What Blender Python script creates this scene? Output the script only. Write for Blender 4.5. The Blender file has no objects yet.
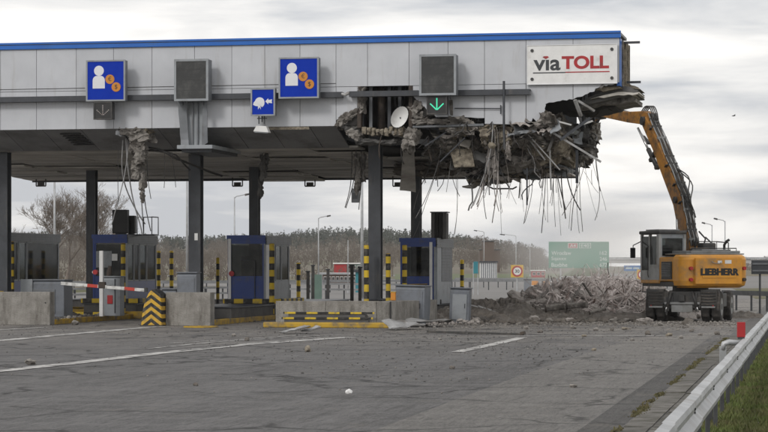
import bpy, math, random
from math import sin, cos, pi, radians
from mathutils import Vector, Matrix, noise
random.seed(7)
R = random.Random(11)
scene = bpy.context.scene
COL = scene.collection

# ---------------------------------------------------------------- camera, sky, sun, exposure
F = 2300.0            # focal length in photo pixels
HC = 1.9              # eye height
cam_data = bpy.data.cameras.new("camera")
cam = bpy.data.objects.new("camera", cam_data)
COL.objects.link(cam)
cam.location = (0, 0, HC)
cam.rotation_euler = (pi / 2, 0, 0)
cam_data.sensor_width = 36.0
cam_data.lens = F / 768 * 36
cam_data.shift_y = 50.0 / 768
cam_data.clip_start = 0.5
cam_data.clip_end = 9000
scene.camera = cam

SUN_EL, SUN_AZ = radians(34), radians(215)      # azimuth from +Y, clockwise: behind and left of the camera
world = bpy.data.worlds.new("World")
scene.world = world
world.use_nodes = True
wn, wl = world.node_tree.nodes, world.node_tree.links
wn.clear()
wout = wn.new("ShaderNodeOutputWorld"); wbg = wn.new("ShaderNodeBackground")
wbg.inputs["Strength"].default_value = 0.1
sky = wn.new("ShaderNodeTexSky"); sky.sky_type = 'NISHITA'; sky.sun_disc = False
sky.sun_elevation = SUN_EL; sky.sun_rotation = SUN_AZ; sky.air_density = 1.0; sky.dust_density = 2.0
tc = wn.new("ShaderNodeTexCoord")
mp = wn.new("ShaderNodeMapping"); mp.inputs["Scale"].default_value = (8, 8, 50)
mp.inputs["Location"].default_value = (3.1, 0.4, 2.2)
wl.new(tc.outputs["Generated"], mp.inputs["Vector"])
n1 = wn.new("ShaderNodeTexNoise"); n1.inputs["Scale"].default_value = 1.0; n1.inputs["Detail"].default_value = 7; n1.inputs["Roughness"].default_value = 0.5; n1.inputs["Distortion"].default_value = 0.35
wl.new(mp.outputs[0], n1.inputs["Vector"])
mp2 = wn.new("ShaderNodeMapping"); mp2.inputs["Scale"].default_value = (3.2, 3.2, 17); mp2.inputs["Location"].default_value = (7.7, 1.3, 5.1)
wl.new(tc.outputs["Generated"], mp2.inputs["Vector"])
n2 = wn.new("ShaderNodeTexNoise"); n2.inputs["Scale"].default_value = 1.0; n2.inputs["Detail"].default_value = 3
wl.new(mp2.outputs[0], n2.inputs["Vector"])
mixn = wn.new("ShaderNodeMath"); mixn.operation = 'MULTIPLY_ADD'; mixn.inputs[1].default_value = 0.55
wl.new(n2.outputs["Fac"], mixn.inputs[0])
hm = wn.new("ShaderNodeMath"); hm.operation = 'MULTIPLY'; hm.inputs[1].default_value = 0.60
wl.new(n1.outputs["Fac"], hm.inputs[0]); wl.new(hm.outputs[0], mixn.inputs[2])
ramp = wn.new("ShaderNodeValToRGB")
ramp.color_ramp.elements[0].position = 0.47; ramp.color_ramp.elements[0].color = (5.9, 6.1, 6.5, 1)
ramp.color_ramp.elements[1].position = 0.64; ramp.color_ramp.elements[1].color = (11.6, 11.3, 10.9, 1)
e = ramp.color_ramp.elements.new(0.555); e.color = (9.0, 8.9, 8.8, 1)
wl.new(mixn.outputs[0], ramp.inputs[0])
mx = wn.new("ShaderNodeMixRGB"); mx.inputs[0].default_value = 0.93
wl.new(sky.outputs[0], mx.inputs[1]); wl.new(ramp.outputs[0], mx.inputs[2])
wl.new(mx.outputs[0], wbg.inputs["Color"]); wl.new(wbg.outputs[0], wout.inputs["Surface"])

sd = bpy.data.lights.new("sun", 'SUN'); sd.energy = 1.05; sd.angle = radians(12); sd.color = (1.0, 0.97, 0.93)
sun = bpy.data.objects.new("sun", sd); COL.objects.link(sun)
sdir = Vector((sin(SUN_AZ) * cos(SUN_EL), cos(SUN_AZ) * cos(SUN_EL), sin(SUN_EL)))
sun.rotation_euler = sdir.to_track_quat('Z', 'Y').to_euler()
sun.location = (-30, -40, 60)

scene.view_settings.view_transform = 'Standard'
scene.view_settings.look = 'None'
scene.view_settings.exposure = 0.0
scene.view_settings.gamma = 1.0
scene.render.engine = 'CYCLES'
scene.cycles.max_bounces = 6
scene.cycles.diffuse_bounces = 4
scene.cycles.volume_bounces = 1
scene.cycles.transparent_max_bounces = 24
scene.cycles.use_denoising = True

# ---------------------------------------------------------------- helpers: frames and pixels
TT = 0.2026
TH = math.atan(TT); CT, ST = cos(TH), sin(TH)
def T(a, b, z=0.0):
    """toll plaza frame (a along the facade, b along the road) to world"""
    return Vector((a * CT + b * ST, -a * ST + b * CT, z))
def pa(px, B):
    t = (px - 384) / F
    Y = B / (t * ST + CT)
    return Y * (t * CT - ST), Y
def paz(px, py, B):
    a, Y = pa(px, B)
    return a, HC - (py - 266) / F * Y
def W(px, py, Y):
    return Vector(((px - 384) / F * Y, Y, HC - (py - 266) / F * Y))
def G(px, py, z=0.0):
    Y = F * (HC - z) / (py - 266)
    return Vector(((px - 384) / F * Y, Y, z))
def bof(px, Y):
    return Y * (CT + (px - 384) / F * ST)

# ---------------------------------------------------------------- mesh builder
class MB:
    def __init__(s): s.v = []; s.f = []
    def add(s, vs, fs):
        o = len(s.v); s.v += [tuple(q) for q in vs]; s.f += [tuple(i + o for i in q) for q in fs]; return s
    def box(s, x0, x1, y0, y1, z0, z1, m=None):
        vs = [Vector(p) for p in ((x0,y0,z0),(x1,y0,z0),(x1,y1,z0),(x0,y1,z0),(x0,y0,z1),(x1,y0,z1),(x1,y1,z1),(x0,y1,z1))]
        if m: vs = [m @ p for p in vs]
        return s.add(vs, [(3,2,1,0),(4,5,6,7),(0,1,5,4),(1,2,6,5),(2,3,7,6),(3,0,4,7)])
    def rbox(s, c, size, rot=(0,0,0)):
        m = Matrix.Translation(Vector(c)) @ Matrix.Rotation(rot[2],4,'Z') @ Matrix.Rotation(rot[1],4,'Y') @ Matrix.Rotation(rot[0],4,'X')
        a, b, h = size[0]/2, size[1]/2, size[2]/2
        return s.box(-a,a,-b,b,-h,h,m)
    def beam(s, p, q, w, h=None, up=(0,0,1)):
        p, q = Vector(p), Vector(q); h = h or w
        d = (q - p); L = d.length
        if L < 1e-6: return s
        d /= L; u = Vector(up)
        if abs(d.dot(u)) > .98: u = Vector((1,0,0))
        r = d.cross(u).normalized(); u = r.cross(d)
        vs = []
        for e in (p, q):
            for i, j in ((-1,-1),(1,-1),(1,1),(-1,1)): vs.append(e + r*(i*w/2) + u*(j*h/2))
        return s.add(vs, [(0,1,2,3),(7,6,5,4),(0,4,5,1),(1,5,6,2),(2,6,7,3),(3,7,4,0)])
    def tube(s, pts, r, n=6, caps=True):
        pts = [Vector(p) for p in pts]
        rs = r if isinstance(r, (list, tuple)) else [r]*len(pts)
        prev = None; rings = []
        for i, p in enumerate(pts):
            if i == 0: d = pts[1]-pts[0]
            elif i == len(pts)-1: d = pts[-1]-pts[-2]
            else: d = pts[i+1]-pts[i-1]
            if d.length < 1e-9: d = Vector((0,0,1))
            d.normalize()
            if prev is None:
                u = Vector((0,0,1)) if abs(d.z) < .9 else Vector((1,0,0))
                u = (u - d*u.dot(d)).normalized()
            else:
                u = prev - d*prev.dot(d)
                u = u.normalized() if u.length > 1e-6 else Vector((1,0,0))
            prev = u; w = d.cross(u)
            rings.append([p + (u*cos(2*pi*k/n) + w*sin(2*pi*k/n))*rs[i] for k in range(n)])
        vs = [q for g in rings for q in g]; fs = []
        for i in range(len(pts)-1):
            for k in range(n):
                a, b = i*n+k, i*n+(k+1)%n
                fs.append((a, b, b+n, a+n))
        if caps:
            fs.append(tuple(reversed(range(n)))); fs.append(tuple(range(len(vs)-n, len(vs))))
        return s.add(vs, fs)
    def cyl(s, c, r, h, n=16, axis='z'):
        c = Vector(c); d = {'x':Vector((1,0,0)),'y':Vector((0,1,0)),'z':Vector((0,0,1))}[axis]
        return s.tube([c - d*h/2, c + d*h/2], r, n)
    def prism(s, poly, d0, d1, m=None, ax='y'):
        """poly in (x,z), extruded along y (ax y); poly in (y,z) along x (ax x); poly in (x,y) along z (ax z)"""
        def mk(p, d):
            if ax == 'y': q = Vector((p[0], d, p[1]))
            elif ax == 'x': q = Vector((d, p[0], p[1]))
            else: q = Vector((p[0], p[1], d))
            return m @ q if m else q
        n = len(poly)
        vs = [mk(p, d0) for p in poly] + [mk(p, d1) for p in poly]
        fs = [tuple(range(n)), tuple(reversed(range(n, 2*n)))]
        fs += [(i, i+n, (i+1)%n+n, (i+1)%n) for i in range(n)]
        return s.add(vs, fs)
    def rock(s, c, r, rng, flat=1.0, sub=False):
        g = (1+5**.5)/2
        vs = [Vector(p).normalized() for p in ((-1,g,0),(1,g,0),(-1,-g,0),(1,-g,0),(0,-1,g),(0,1,g),(0,-1,-g),(0,1,-g),(g,0,-1),(g,0,1),(-g,0,-1),(-g,0,1))]
        fs = [(0,11,5),(0,5,1),(0,1,7),(0,7,10),(0,10,11),(1,5,9),(5,11,4),(11,10,2),(10,7,6),(7,1,8),(3,9,4),(3,4,2),(3,2,6),(3,6,8),(3,8,9),(4,9,5),(2,4,11),(6,2,10),(8,6,7),(9,8,1)]
        if sub:
            cache = {}; nf = []
            def mid(a, b):
                k = (min(a,b), max(a,b))
                if k not in cache: vs.append((vs[a]+vs[b]).normalized()); cache[k] = len(vs)-1
                return cache[k]
            for a, b, d in fs:
                x, y, z = mid(a,b), mid(b,d), mid(d,a); nf += [(a,x,z),(b,y,x),(d,z,y),(x,y,z)]
            fs = nf
        q = Matrix.Rotation(rng.uniform(0,6.28),3,'Z') @ Matrix.Rotation(rng.uniform(0,3),3,'X')
        sx, sy = rng.uniform(.6,1.2), rng.uniform(.6,1.2)
        out = []
        for p in vs:
            p = Vector((p.x*sx, p.y*sy, p.z))*rng.uniform(.68,1.1)
            p = q @ p; p.z *= flat
            out.append(Vector(c) + p*r)
        return s.add(out, fs)
    def build(s, name, mat=None, parent=None, loc=(0,0,0), rotz=0.0, smooth=False, bevel=0.0, label=None, kind=None):
        me = bpy.data.meshes.new(name)
        me.from_pydata(s.v, [], s.f)
        if mat: me.materials.append(mat)
        if smooth: me.polygons.foreach_set("use_smooth", [True]*len(me.polygons))
        me.update()
        o = bpy.data.objects.new(name, me); COL.objects.link(o)
        if parent: o.parent = parent
        o.location = loc; o.rotation_euler = (0,0,rotz)
        if bevel:
            b = o.modifiers.new("bevel", 'BEVEL'); b.width = bevel; b.segments = 2; b.limit_method = 'ANGLE'
        if label: o['label'] = label
        if kind: o['kind'] = kind
        return o

def fixn(o):
    """consistent outward normals"""
    import bmesh
    bm = bmesh.new(); bm.from_mesh(o.data); bmesh.ops.recalc_face_normals(bm, faces=bm.faces); bm.to_mesh(o.data); bm.free()
    return o

def tag(o, label, cat, group=None):
    o['label'] = label; o['category'] = cat
    if group: o['group'] = group
    return o
def thing(name, label, cat, loc=(0,0,0), rotz=0.0, group=None):
    o = bpy.data.objects.new(name, None); COL.objects.link(o)
    o.location = loc; o.rotation_euler = (0,0,rotz); o.empty_display_size = .3
    return tag(o, label, cat, group)
def part(name, me_obj, parent, loc=(0,0,0), rot=(0,0,0)):
    o = bpy.data.objects.new(name, me_obj.data if hasattr(me_obj,'data') else me_obj); COL.objects.link(o)
    o.parent = parent; o.location = loc; o.rotation_euler = rot
    return o
def copy_tree(o, parent=None):
    c = o.copy(); COL.objects.link(c)
    if parent: c.parent = parent
    for ch in list(o.children): copy_tree(ch, c)
    return c
def text(name, body, size, mat, parent, loc, rot, extrude=.004, offset=0.0, align='CENTER', sx=1.0, label=None, shear=0.0, space=1.0):
    cu = bpy.data.curves.new(name, 'FONT'); cu.body = body; cu.size = size; cu.extrude = extrude; cu.offset = offset
    cu.align_x = align; cu.align_y = 'CENTER'; cu.shear = shear; cu.space_character = space
    tmp = bpy.data.objects.new(name+"_src", cu); COL.objects.link(tmp)
    me = bpy.data.meshes.new_from_object(tmp)
    bpy.data.objects.remove(tmp)
    me.materials.clear(); me.materials.append(mat)
    o = bpy.data.objects.new(name, me); COL.objects.link(o); o.parent = parent
    o.location = loc; o.rotation_euler = rot; o.scale = (sx, 1, 1)
    if label: o['label'] = label
    return o

def fit(o, cx, cz, w_, h_):
    """scale a text mesh to width and height about its centre"""
    vs = [v.co for v in o.data.vertices]; x0, x1 = min(v.x for v in vs), max(v.x for v in vs); y0, y1 = min(v.y for v in vs), max(v.y for v in vs)
    for v in o.data.vertices:
        v.co.x = (v.co.x-(x0+x1)/2)/(x1-x0)*w_; v.co.y = (v.co.y-(y0+y1)/2)/(y1-y0)*h_
    o.scale = (1,1,1); o.location.x = cx; o.location.z = cz; return o

# ---------------------------------------------------------------- materials
def nt(name):
    m = bpy.data.materials.new(name); m.use_nodes = True
    return m, m.node_tree.nodes, m.node_tree.links, m.node_tree.nodes["Principled BSDF"]
def c4(c): return (c[0], c[1], c[2], 1)
def mat(name, c1, c2=None, scale=3.0, rough=.7, metal=0.0, bump=.0, bscale=40.0, dirt=None, dscale=1.2, dthr=(.5,.7), stretch=(1,1,1), rand=0.0, coord="Object", spec=.5, detail=6, bdist=.02):
    """weathered surface: two tones by noise, a third (dirt) by a thresholded, possibly stretched noise, fine bump"""
    m, N, L, P = nt(name)
    c2 = c2 or tuple(x*.75 for x in c1)
    t = N.new("ShaderNodeTexCoord")
    a = N.new("ShaderNodeTexNoise"); a.inputs["Scale"].default_value = scale; a.inputs["Detail"].default_value = detail; a.inputs["Roughness"].default_value = .6
    L.new(t.outputs[coord], a.inputs["Vector"])
    r = N.new("ShaderNodeValToRGB"); r.color_ramp.elements[0].position = .35; r.color_ramp.elements[1].position = .65
    r.color_ramp.elements[0].color = c4(c1); r.color_ramp.elements[1].color = c4(c2)
    L.new(a.outputs["Fac"], r.inputs[0]); out = r.outputs[0]
    if dirt:
        mpn = N.new("ShaderNodeMapping"); mpn.inputs["Scale"].default_value = stretch
        L.new(t.outputs[coord], mpn.inputs["Vector"])
        d = N.new("ShaderNodeTexNoise"); d.inputs["Scale"].default_value = dscale; d.inputs["Detail"].default_value = 8; d.inputs["Roughness"].default_value = .65
        L.new(mpn.outputs[0], d.inputs["Vector"])
        mr = N.new("ShaderNodeMapRange"); mr.inputs[1].default_value = dthr[0]; mr.inputs[2].default_value = dthr[1]
        L.new(d.outputs["Fac"], mr.inputs[0])
        mxx = N.new("ShaderNodeMixRGB"); mxx.inputs[2].default_value = c4(dirt)
        L.new(mr.outputs[0], mxx.inputs[0]); L.new(out, mxx.inputs[1]); out = mxx.outputs[0]
    if rand:
        oi = N.new("ShaderNodeObjectInfo"); mr2 = N.new("ShaderNodeMapRange")
        mr2.inputs[3].default_value = 1-rand; mr2.inputs[4].default_value = 1+rand
        L.new(oi.outputs["Random"], mr2.inputs[0])
        mm = N.new("ShaderNodeMixRGB"); mm.blend_type = 'MULTIPLY'; mm.inputs[0].default_value = 1
        L.new(out, mm.inputs[1]); L.new(mr2.outputs[0], mm.inputs[2]); out = mm.outputs[0]
    L.new(out, P.inputs["Base Color"])
    P.inputs["Roughness"].default_value = rough; P.inputs["Metallic"].default_value = metal
    P.inputs["Specular IOR Level"].default_value = spec
    if bump:
        b = N.new("ShaderNodeTexNoise"); b.inputs["Scale"].default_value = bscale; b.inputs["Detail"].default_value = 5
        L.new(t.outputs[coord], b.inputs["Vector"])
        bn = N.new("ShaderNodeBump"); bn.inputs["Strength"].default_value = bump; bn.inputs["Distance"].default_value = bdist
        L.new(b.outputs["Fac"], bn.inputs["Height"]); L.new(bn.outputs[0], P.inputs["Normal"])
    return m
def striped(name, ca, cb, period, duty=.5, axis=2, offset=0.0, chevron=0.0, rough=.6, slant=0.0):
    """painted warning bands across an object axis (object coordinates), worn by noise; chevron bends them into Vs"""
    m, N, L, P = nt(name)
    t = N.new("ShaderNodeTexCoord"); s = N.new("ShaderNodeSeparateXYZ"); L.new(t.outputs["Object"], s.inputs[0])
    val = s.outputs[axis]
    if chevron:
        ab = N.new("ShaderNodeMath"); ab.operation = 'ABSOLUTE'; L.new(s.outputs[0], ab.inputs[0])
        ma = N.new("ShaderNodeMath"); ma.operation = 'MULTIPLY_ADD'; ma.inputs[1].default_value = chevron
        L.new(ab.outputs[0], ma.inputs[0]); L.new(val, ma.inputs[2]); val = ma.outputs[0]
    if slant:
        ma = N.new("ShaderNodeMath"); ma.operation = 'MULTIPLY_ADD'; ma.inputs[1].default_value = slant
        L.new(s.outputs[2], ma.inputs[0]); L.new(val, ma.inputs[2]); val = ma.outputs[0]
    dv = N.new("ShaderNodeMath"); dv.operation = 'MULTIPLY_ADD'; dv.inputs[1].default_value = 1/period; dv.inputs[2].default_value = offset
    L.new(val, dv.inputs[0])
    fr = N.new("ShaderNodeMath"); fr.operation = 'FRACT'; L.new(dv.outputs[0], fr.inputs[0])
    gt = N.new("ShaderNodeMath"); gt.operation = 'GREATER_THAN'; gt.inputs[1].default_value = duty; L.new(fr.outputs[0], gt.inputs[0])
    mxx = N.new("ShaderNodeMixRGB"); mxx.inputs[1].default_value = c4(ca); mxx.inputs[2].default_value = c4(cb)
    L.new(gt.outputs[0], mxx.inputs[0])
    a = N.new("ShaderNodeTexNoise"); a.inputs["Scale"].default_value = 7; a.inputs["Detail"].default_value = 8; L.new(t.outputs["Object"], a.inputs["Vector"])
    mr = N.new("ShaderNodeMapRange"); mr.inputs[1].default_value = .48; mr.inputs[2].default_value = .75; mr.inputs[4].default_value = .75
    L.new(a.outputs["Fac"], mr.inputs[0])
    m2 = N.new("ShaderNodeMixRGB"); m2.inputs[2].default_value = (.12,.11,.095,1); L.new(mr.outputs[0], m2.inputs[0]); L.new(mxx.outputs[0], m2.inputs[1])
    L.new(m2.outputs[0], P.inputs["Base Color"]); P.inputs["Roughness"].default_value = rough
    return m
def glass(name, tint, trans=.5, rough=.05):
    m, N, L, P = nt(name)
    o = N["Material Output"]
    tr = N.new("ShaderNodeBsdfTransparent"); tr.inputs[0].default_value = c4(tint)
    gl = N.new("ShaderNodeBsdfGlossy"); gl.inputs["Roughness"].default_value = rough; gl.inputs[0].default_value = (.9,.9,.9,1)
    t = N.new("ShaderNodeTexCoord"); nz = N.new("ShaderNodeTexNoise"); nz.inputs["Scale"].default_value = 2.5; nz.inputs["Detail"].default_value = 6
    L.new(t.outputs["Object"], nz.inputs["Vector"])
    df = N.new("ShaderNodeBsdfDiffuse"); df.inputs[0].default_value = (.26,.25,.23,1)
    fz = N.new("ShaderNodeFresnel"); fz.inputs[0].default_value = 1.5
    fm = N.new("ShaderNodeMath"); fm.operation = 'MULTIPLY'; fm.inputs[1].default_value = .38
    ad = N.new("ShaderNodeMath"); ad.operation = 'ADD'; ad.inputs[1].default_value = .0; L.new(fz.outputs[0], fm.inputs[0]); L.new(fm.outputs[0], ad.inputs[0])
    x1 = N.new("ShaderNodeMixShader"); mr = N.new("ShaderNodeMapRange"); mr.inputs[3].default_value = .0; mr.inputs[4].default_value = .30; mr.inputs[1].default_value = .45; mr.inputs[2].default_value = .85
    L.new(nz.outputs["Fac"], mr.inputs[0]); L.new(mr.outputs[0], x1.inputs[0]); L.new(tr.outputs[0], x1.inputs[1]); L.new(df.outputs[0], x1.inputs[2])
    x2 = N.new("ShaderNodeMixShader"); L.new(ad.outputs[0], x2.inputs[0]); L.new(x1.outputs[0], x2.inputs[1]); L.new(gl.outputs[0], x2.inputs[2])
    L.new(x2.outputs[0], o.inputs["Surface"])
    return m

M = {}
M['panel'] = mat("white_cladding", (.53,.545,.575), (.475,.49,.52), 1.2, .42, 0, .05, 3, dirt=(.36,.35,.34), dscale=1.0, dthr=(.56,.86), stretch=(3.2,3.2,.45), rand=.045)
M['blue'] = mat("blue_trim", (.008,.13,.50), (.008,.11,.44), 1.0, .35, dirt=(.05,.12,.24), dscale=1.5, dthr=(.55,.8), stretch=(.5,.5,4))
M['boothblue'] = mat("booth_blue", (.008,.038,.21), (.010,.045,.235), 2.0, .35, dirt=(.07,.075,.09), dscale=3, dthr=(.52,.85))
M['signblue'] = mat("sign_blue", (.001,.028,.36), (.002,.034,.39), 2.0, .6, spec=.15)
M['signgreen'] = mat("sign_green", (.006,.20,.115), (.010,.22,.13), .8, .4)
M['white'] = mat("white_paint", (.78,.78,.77), (.70,.70,.69), 3.0, .45, dirt=(.45,.43,.40), dscale=2, dthr=(.58,.85))
M['signwhite'] = mat("sign_white", (.74,.75,.77), (.70,.71,.73), 3, .4)
M['red'] = mat("red_paint", (.42,.018,.022), (.34,.018,.022), 3, .5, dirt=(.16,.05,.045), dscale=3, dthr=(.55,.8))
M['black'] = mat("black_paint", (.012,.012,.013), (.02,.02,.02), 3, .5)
M['coin'] = mat("coin_orange", (.60,.24,.025), (.52,.20,.02), 3, .4)
M['steel'] = mat("dark_steel", (.058,.063,.072), (.042,.045,.052), 2.5, .5, .2, .05, 20, dirt=(.12,.11,.10), dscale=2.0, dthr=(.56,.8), stretch=(3,3,.4))
M['greysteel'] = mat("grey_steel", (.17,.18,.195), (.13,.14,.15), 2.0, .5, .1, .05, 15, dirt=(.10,.09,.08), dscale=2.0, dthr=(.55,.8), stretch=(2,2,.6))
M['galv'] = mat("galvanised_steel", (.47,.48,.49), (.33,.34,.35), 2.0, .5, .35, .0, 30, dirt=(.23,.21,.19), dscale=1.3, dthr=(.52,.78))
M['postgalv'] = mat("dull_post_steel", (.07,.073,.078), (.045,.047,.05), 3, .6, .2)
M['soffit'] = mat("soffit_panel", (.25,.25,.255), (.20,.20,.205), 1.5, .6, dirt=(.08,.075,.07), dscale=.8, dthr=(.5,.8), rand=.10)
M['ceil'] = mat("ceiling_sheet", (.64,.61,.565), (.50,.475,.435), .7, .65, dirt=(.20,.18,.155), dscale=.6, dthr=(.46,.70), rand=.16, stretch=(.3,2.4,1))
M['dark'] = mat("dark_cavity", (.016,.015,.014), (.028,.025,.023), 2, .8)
M['conc'] = mat("concrete", (.33,.315,.29), (.22,.208,.19), 3.2, .88, 0, .8, 22, dirt=(.125,.115,.10), dscale=1.5, dthr=(.44,.72), stretch=(2.6,2.6,.7), bdist=.03, detail=10)
M['plinth'] = mat("dirty_plinth", (.13,.125,.12), (.09,.088,.085), 2.2, .9, 0, .3, 26)
M['rubble'] = mat("broken_concrete", (.33,.31,.285), (.17,.155,.14), 1.6, .95, 0, 1.0, 9, dirt=(.07,.062,.055), dscale=2.6, dthr=(.48,.66), detail=10, bdist=.08)
M['palerubble'] = mat("pale_rubble", (.46,.425,.40), (.33,.30,.28), 2, .95, 0, 1.0, 12, rand=.15, bdist=.06, dirt=(.15,.135,.12), dscale=3, dthr=(.5,.7))
M['earth'] = mat("dusty_earth", (.165,.145,.125), (.10,.090,.080), 1.3, .97, 0, 1.0, 7, bdist=.09, dirt=(.25,.235,.215), dscale=2.2, dthr=(.52,.75), detail=10)
M['wool'] = mat("torn_insulation", (.34,.30,.235), (.20,.17,.13), 5, .98, 0, 1.0, 14, bdist=.07, dirt=(.07,.06,.05), dscale=3, dthr=(.5,.68))
M['scrap'] = mat("pale_scrap_metal", (.80,.73,.70), (.58,.52,.50), 3, .6, .15, .2, 20, dirt=(.20,.13,.10), dscale=3, dthr=(.5,.7))
M['rebar'] = mat("rebar_rust", (.085,.065,.052), (.05,.042,.037), 6, .8, .2)
M['cable'] = mat("dark_cable", (.03,.029,.028), (.045,.042,.04), 6, .6)
M['palecable'] = mat("pale_conduit", (.36,.36,.36), (.26,.26,.26), 6, .55, dirt=(.14,.13,.12), dscale=4)
M['sheet'] = mat("bent_sheet", (.44,.44,.44), (.30,.30,.30), 2, .5, .3, .1, 10, dirt=(.16,.14,.12), dscale=2)
M['yellow'] = mat("yellow_paint", (.50,.31,.02), (.42,.26,.02), 3, .6, dirt=(.14,.12,.09), dscale=2.5, dthr=(.46,.66))
M['stripe'] = striped("post_bands", (.62,.43,.02), (.010,.010,.010), .46, .5)
M['kerbstripe'] = striped("kerb_bands", (.62,.43,.02), (.012,.012,.012), .7, .5, axis=0)
M['chev'] = striped("chevron_bands", (.60,.36,.03), (.014,.014,.014), .25, .5, axis=2, chevron=.75)
M['redwhite'] = striped("barrier_bands", (.72,.72,.70), (.55,.05,.03), 1.3, .72, axis=0)
M['cabinet'] = mat("cabinet_grey", (.17,.185,.21), (.14,.155,.18), 2, .5, dirt=(.11,.11,.11), dscale=2, dthr=(.5,.8))
M['lightcab'] = mat("light_grey_cabinet", (.30,.32,.34), (.26,.28,.30), 2, .5, dirt=(.16,.15,.14), dscale=2, dthr=(.52,.8))
M['glass'] = glass("window_glass", (.46,.49,.49))
M['darkglass'] = glass("tinted_glass", (.16,.18,.18), .2)
M['screen'] = mat("matrix_screen", (.014,.016,.017), (.030,.032,.033), 1.2, .10, dirt=(.085,.085,.082), dscale=2.4, dthr=(.5,.9))
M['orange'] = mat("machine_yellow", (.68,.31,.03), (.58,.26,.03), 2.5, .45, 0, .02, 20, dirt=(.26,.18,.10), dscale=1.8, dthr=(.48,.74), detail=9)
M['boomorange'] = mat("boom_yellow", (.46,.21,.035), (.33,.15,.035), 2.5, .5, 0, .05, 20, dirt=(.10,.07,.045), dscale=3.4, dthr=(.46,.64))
M['machgrey'] = mat("machine_grey", (.27,.275,.275), (.20,.205,.205), 2, .45, dirt=(.13,.12,.10), dscale=2, dthr=(.5,.8))
M['cabgrey'] = mat("cab_light_grey", (.40,.405,.40), (.31,.315,.31), 2, .45, dirt=(.18,.165,.14), dscale=2, dthr=(.5,.8))
M['machdark'] = mat("machine_dark", (.035,.036,.038), (.05,.048,.045), 3, .55, 0, .05, 20, dirt=(.12,.105,.09), dscale=2.5, dthr=(.5,.75))
M['tyre'] = mat("tyre_rubber", (.030,.028,.026), (.05,.045,.041), 3, .85, 0, .2, 20, dirt=(.12,.105,.09), dscale=2, dthr=(.48,.7))
M['chrome'] = mat("cylinder_rod", (.55,.55,.55), (.45,.45,.45), 3, .25, .8)
M['hose'] = mat("hose_rubber", (.025,.025,.026), (.06,.056,.05), 4, .6)
def emis(name, col, s):
    m, N, L, P = nt(name); P.inputs["Base Color"].default_value = c4(col); P.inputs["Emission Color"].default_value = c4(col); P.inputs["Emission Strength"].default_value = s
    return m
M['led'] = emis("green_leds", (.06,.62,.38), .55)
M['bark'] = mat("bare_bark", (.22,.185,.155), (.14,.118,.10), 1.0, .95)
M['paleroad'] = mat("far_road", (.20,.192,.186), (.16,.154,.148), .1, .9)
M['oldgalv'] = mat("dull_galvanised", (.26,.265,.27), (.19,.195,.20), 2, .6, .2)
# ================================================================ THE GROUND
def struct(o): o['kind'] = 'structure'; return o
RD = .186                                     # direction of the main carriageway edge (dX/dY)
def ex(x263, Y): return x263 + RD*(Y - 26.3)  # an edge parallel to the road, given by its X at Y = 26.3

def ground_mat():
    m, N, L, P = nt("rough_ground")
    t = N.new("ShaderNodeTexCoord")
    a = N.new("ShaderNodeTexNoise"); a.inputs["Scale"].default_value = .02; a.inputs["Detail"].default_value = 8
    mpg = N.new("ShaderNodeMapping"); mpg.inputs["Scale"].default_value = (.35, 1.6, 1); L.new(t.outputs["Object"], mpg.inputs[0])
    L.new(mpg.outputs[0], a.inputs["Vector"])
    r = N.new("ShaderNodeValToRGB"); el = r.color_ramp.elements
    el[0].position = .38; el[0].color = (.10,.105,.055,1); el[1].position = .62; el[1].color = (.21,.18,.14,1)
    e2 = el.new(.5); e2.color = (.155,.145,.10,1)
    L.new(a.outputs["Fac"], r.inputs[0]); L.new(r.outputs[0], P.inputs["Base Color"])
    P.inputs["Roughness"].default_value = 1; P.inputs["Specular IOR Level"].default_value = .1
    return m
def grass_mat():
    return mat("grass_earth", (.060,.070,.024), (.11,.095,.055), 2, .95, 0, .8, 20)
struct(MB().box(-4000,4000,-60,9000,-2.0,0).build('ground', ground_mat()))

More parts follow.
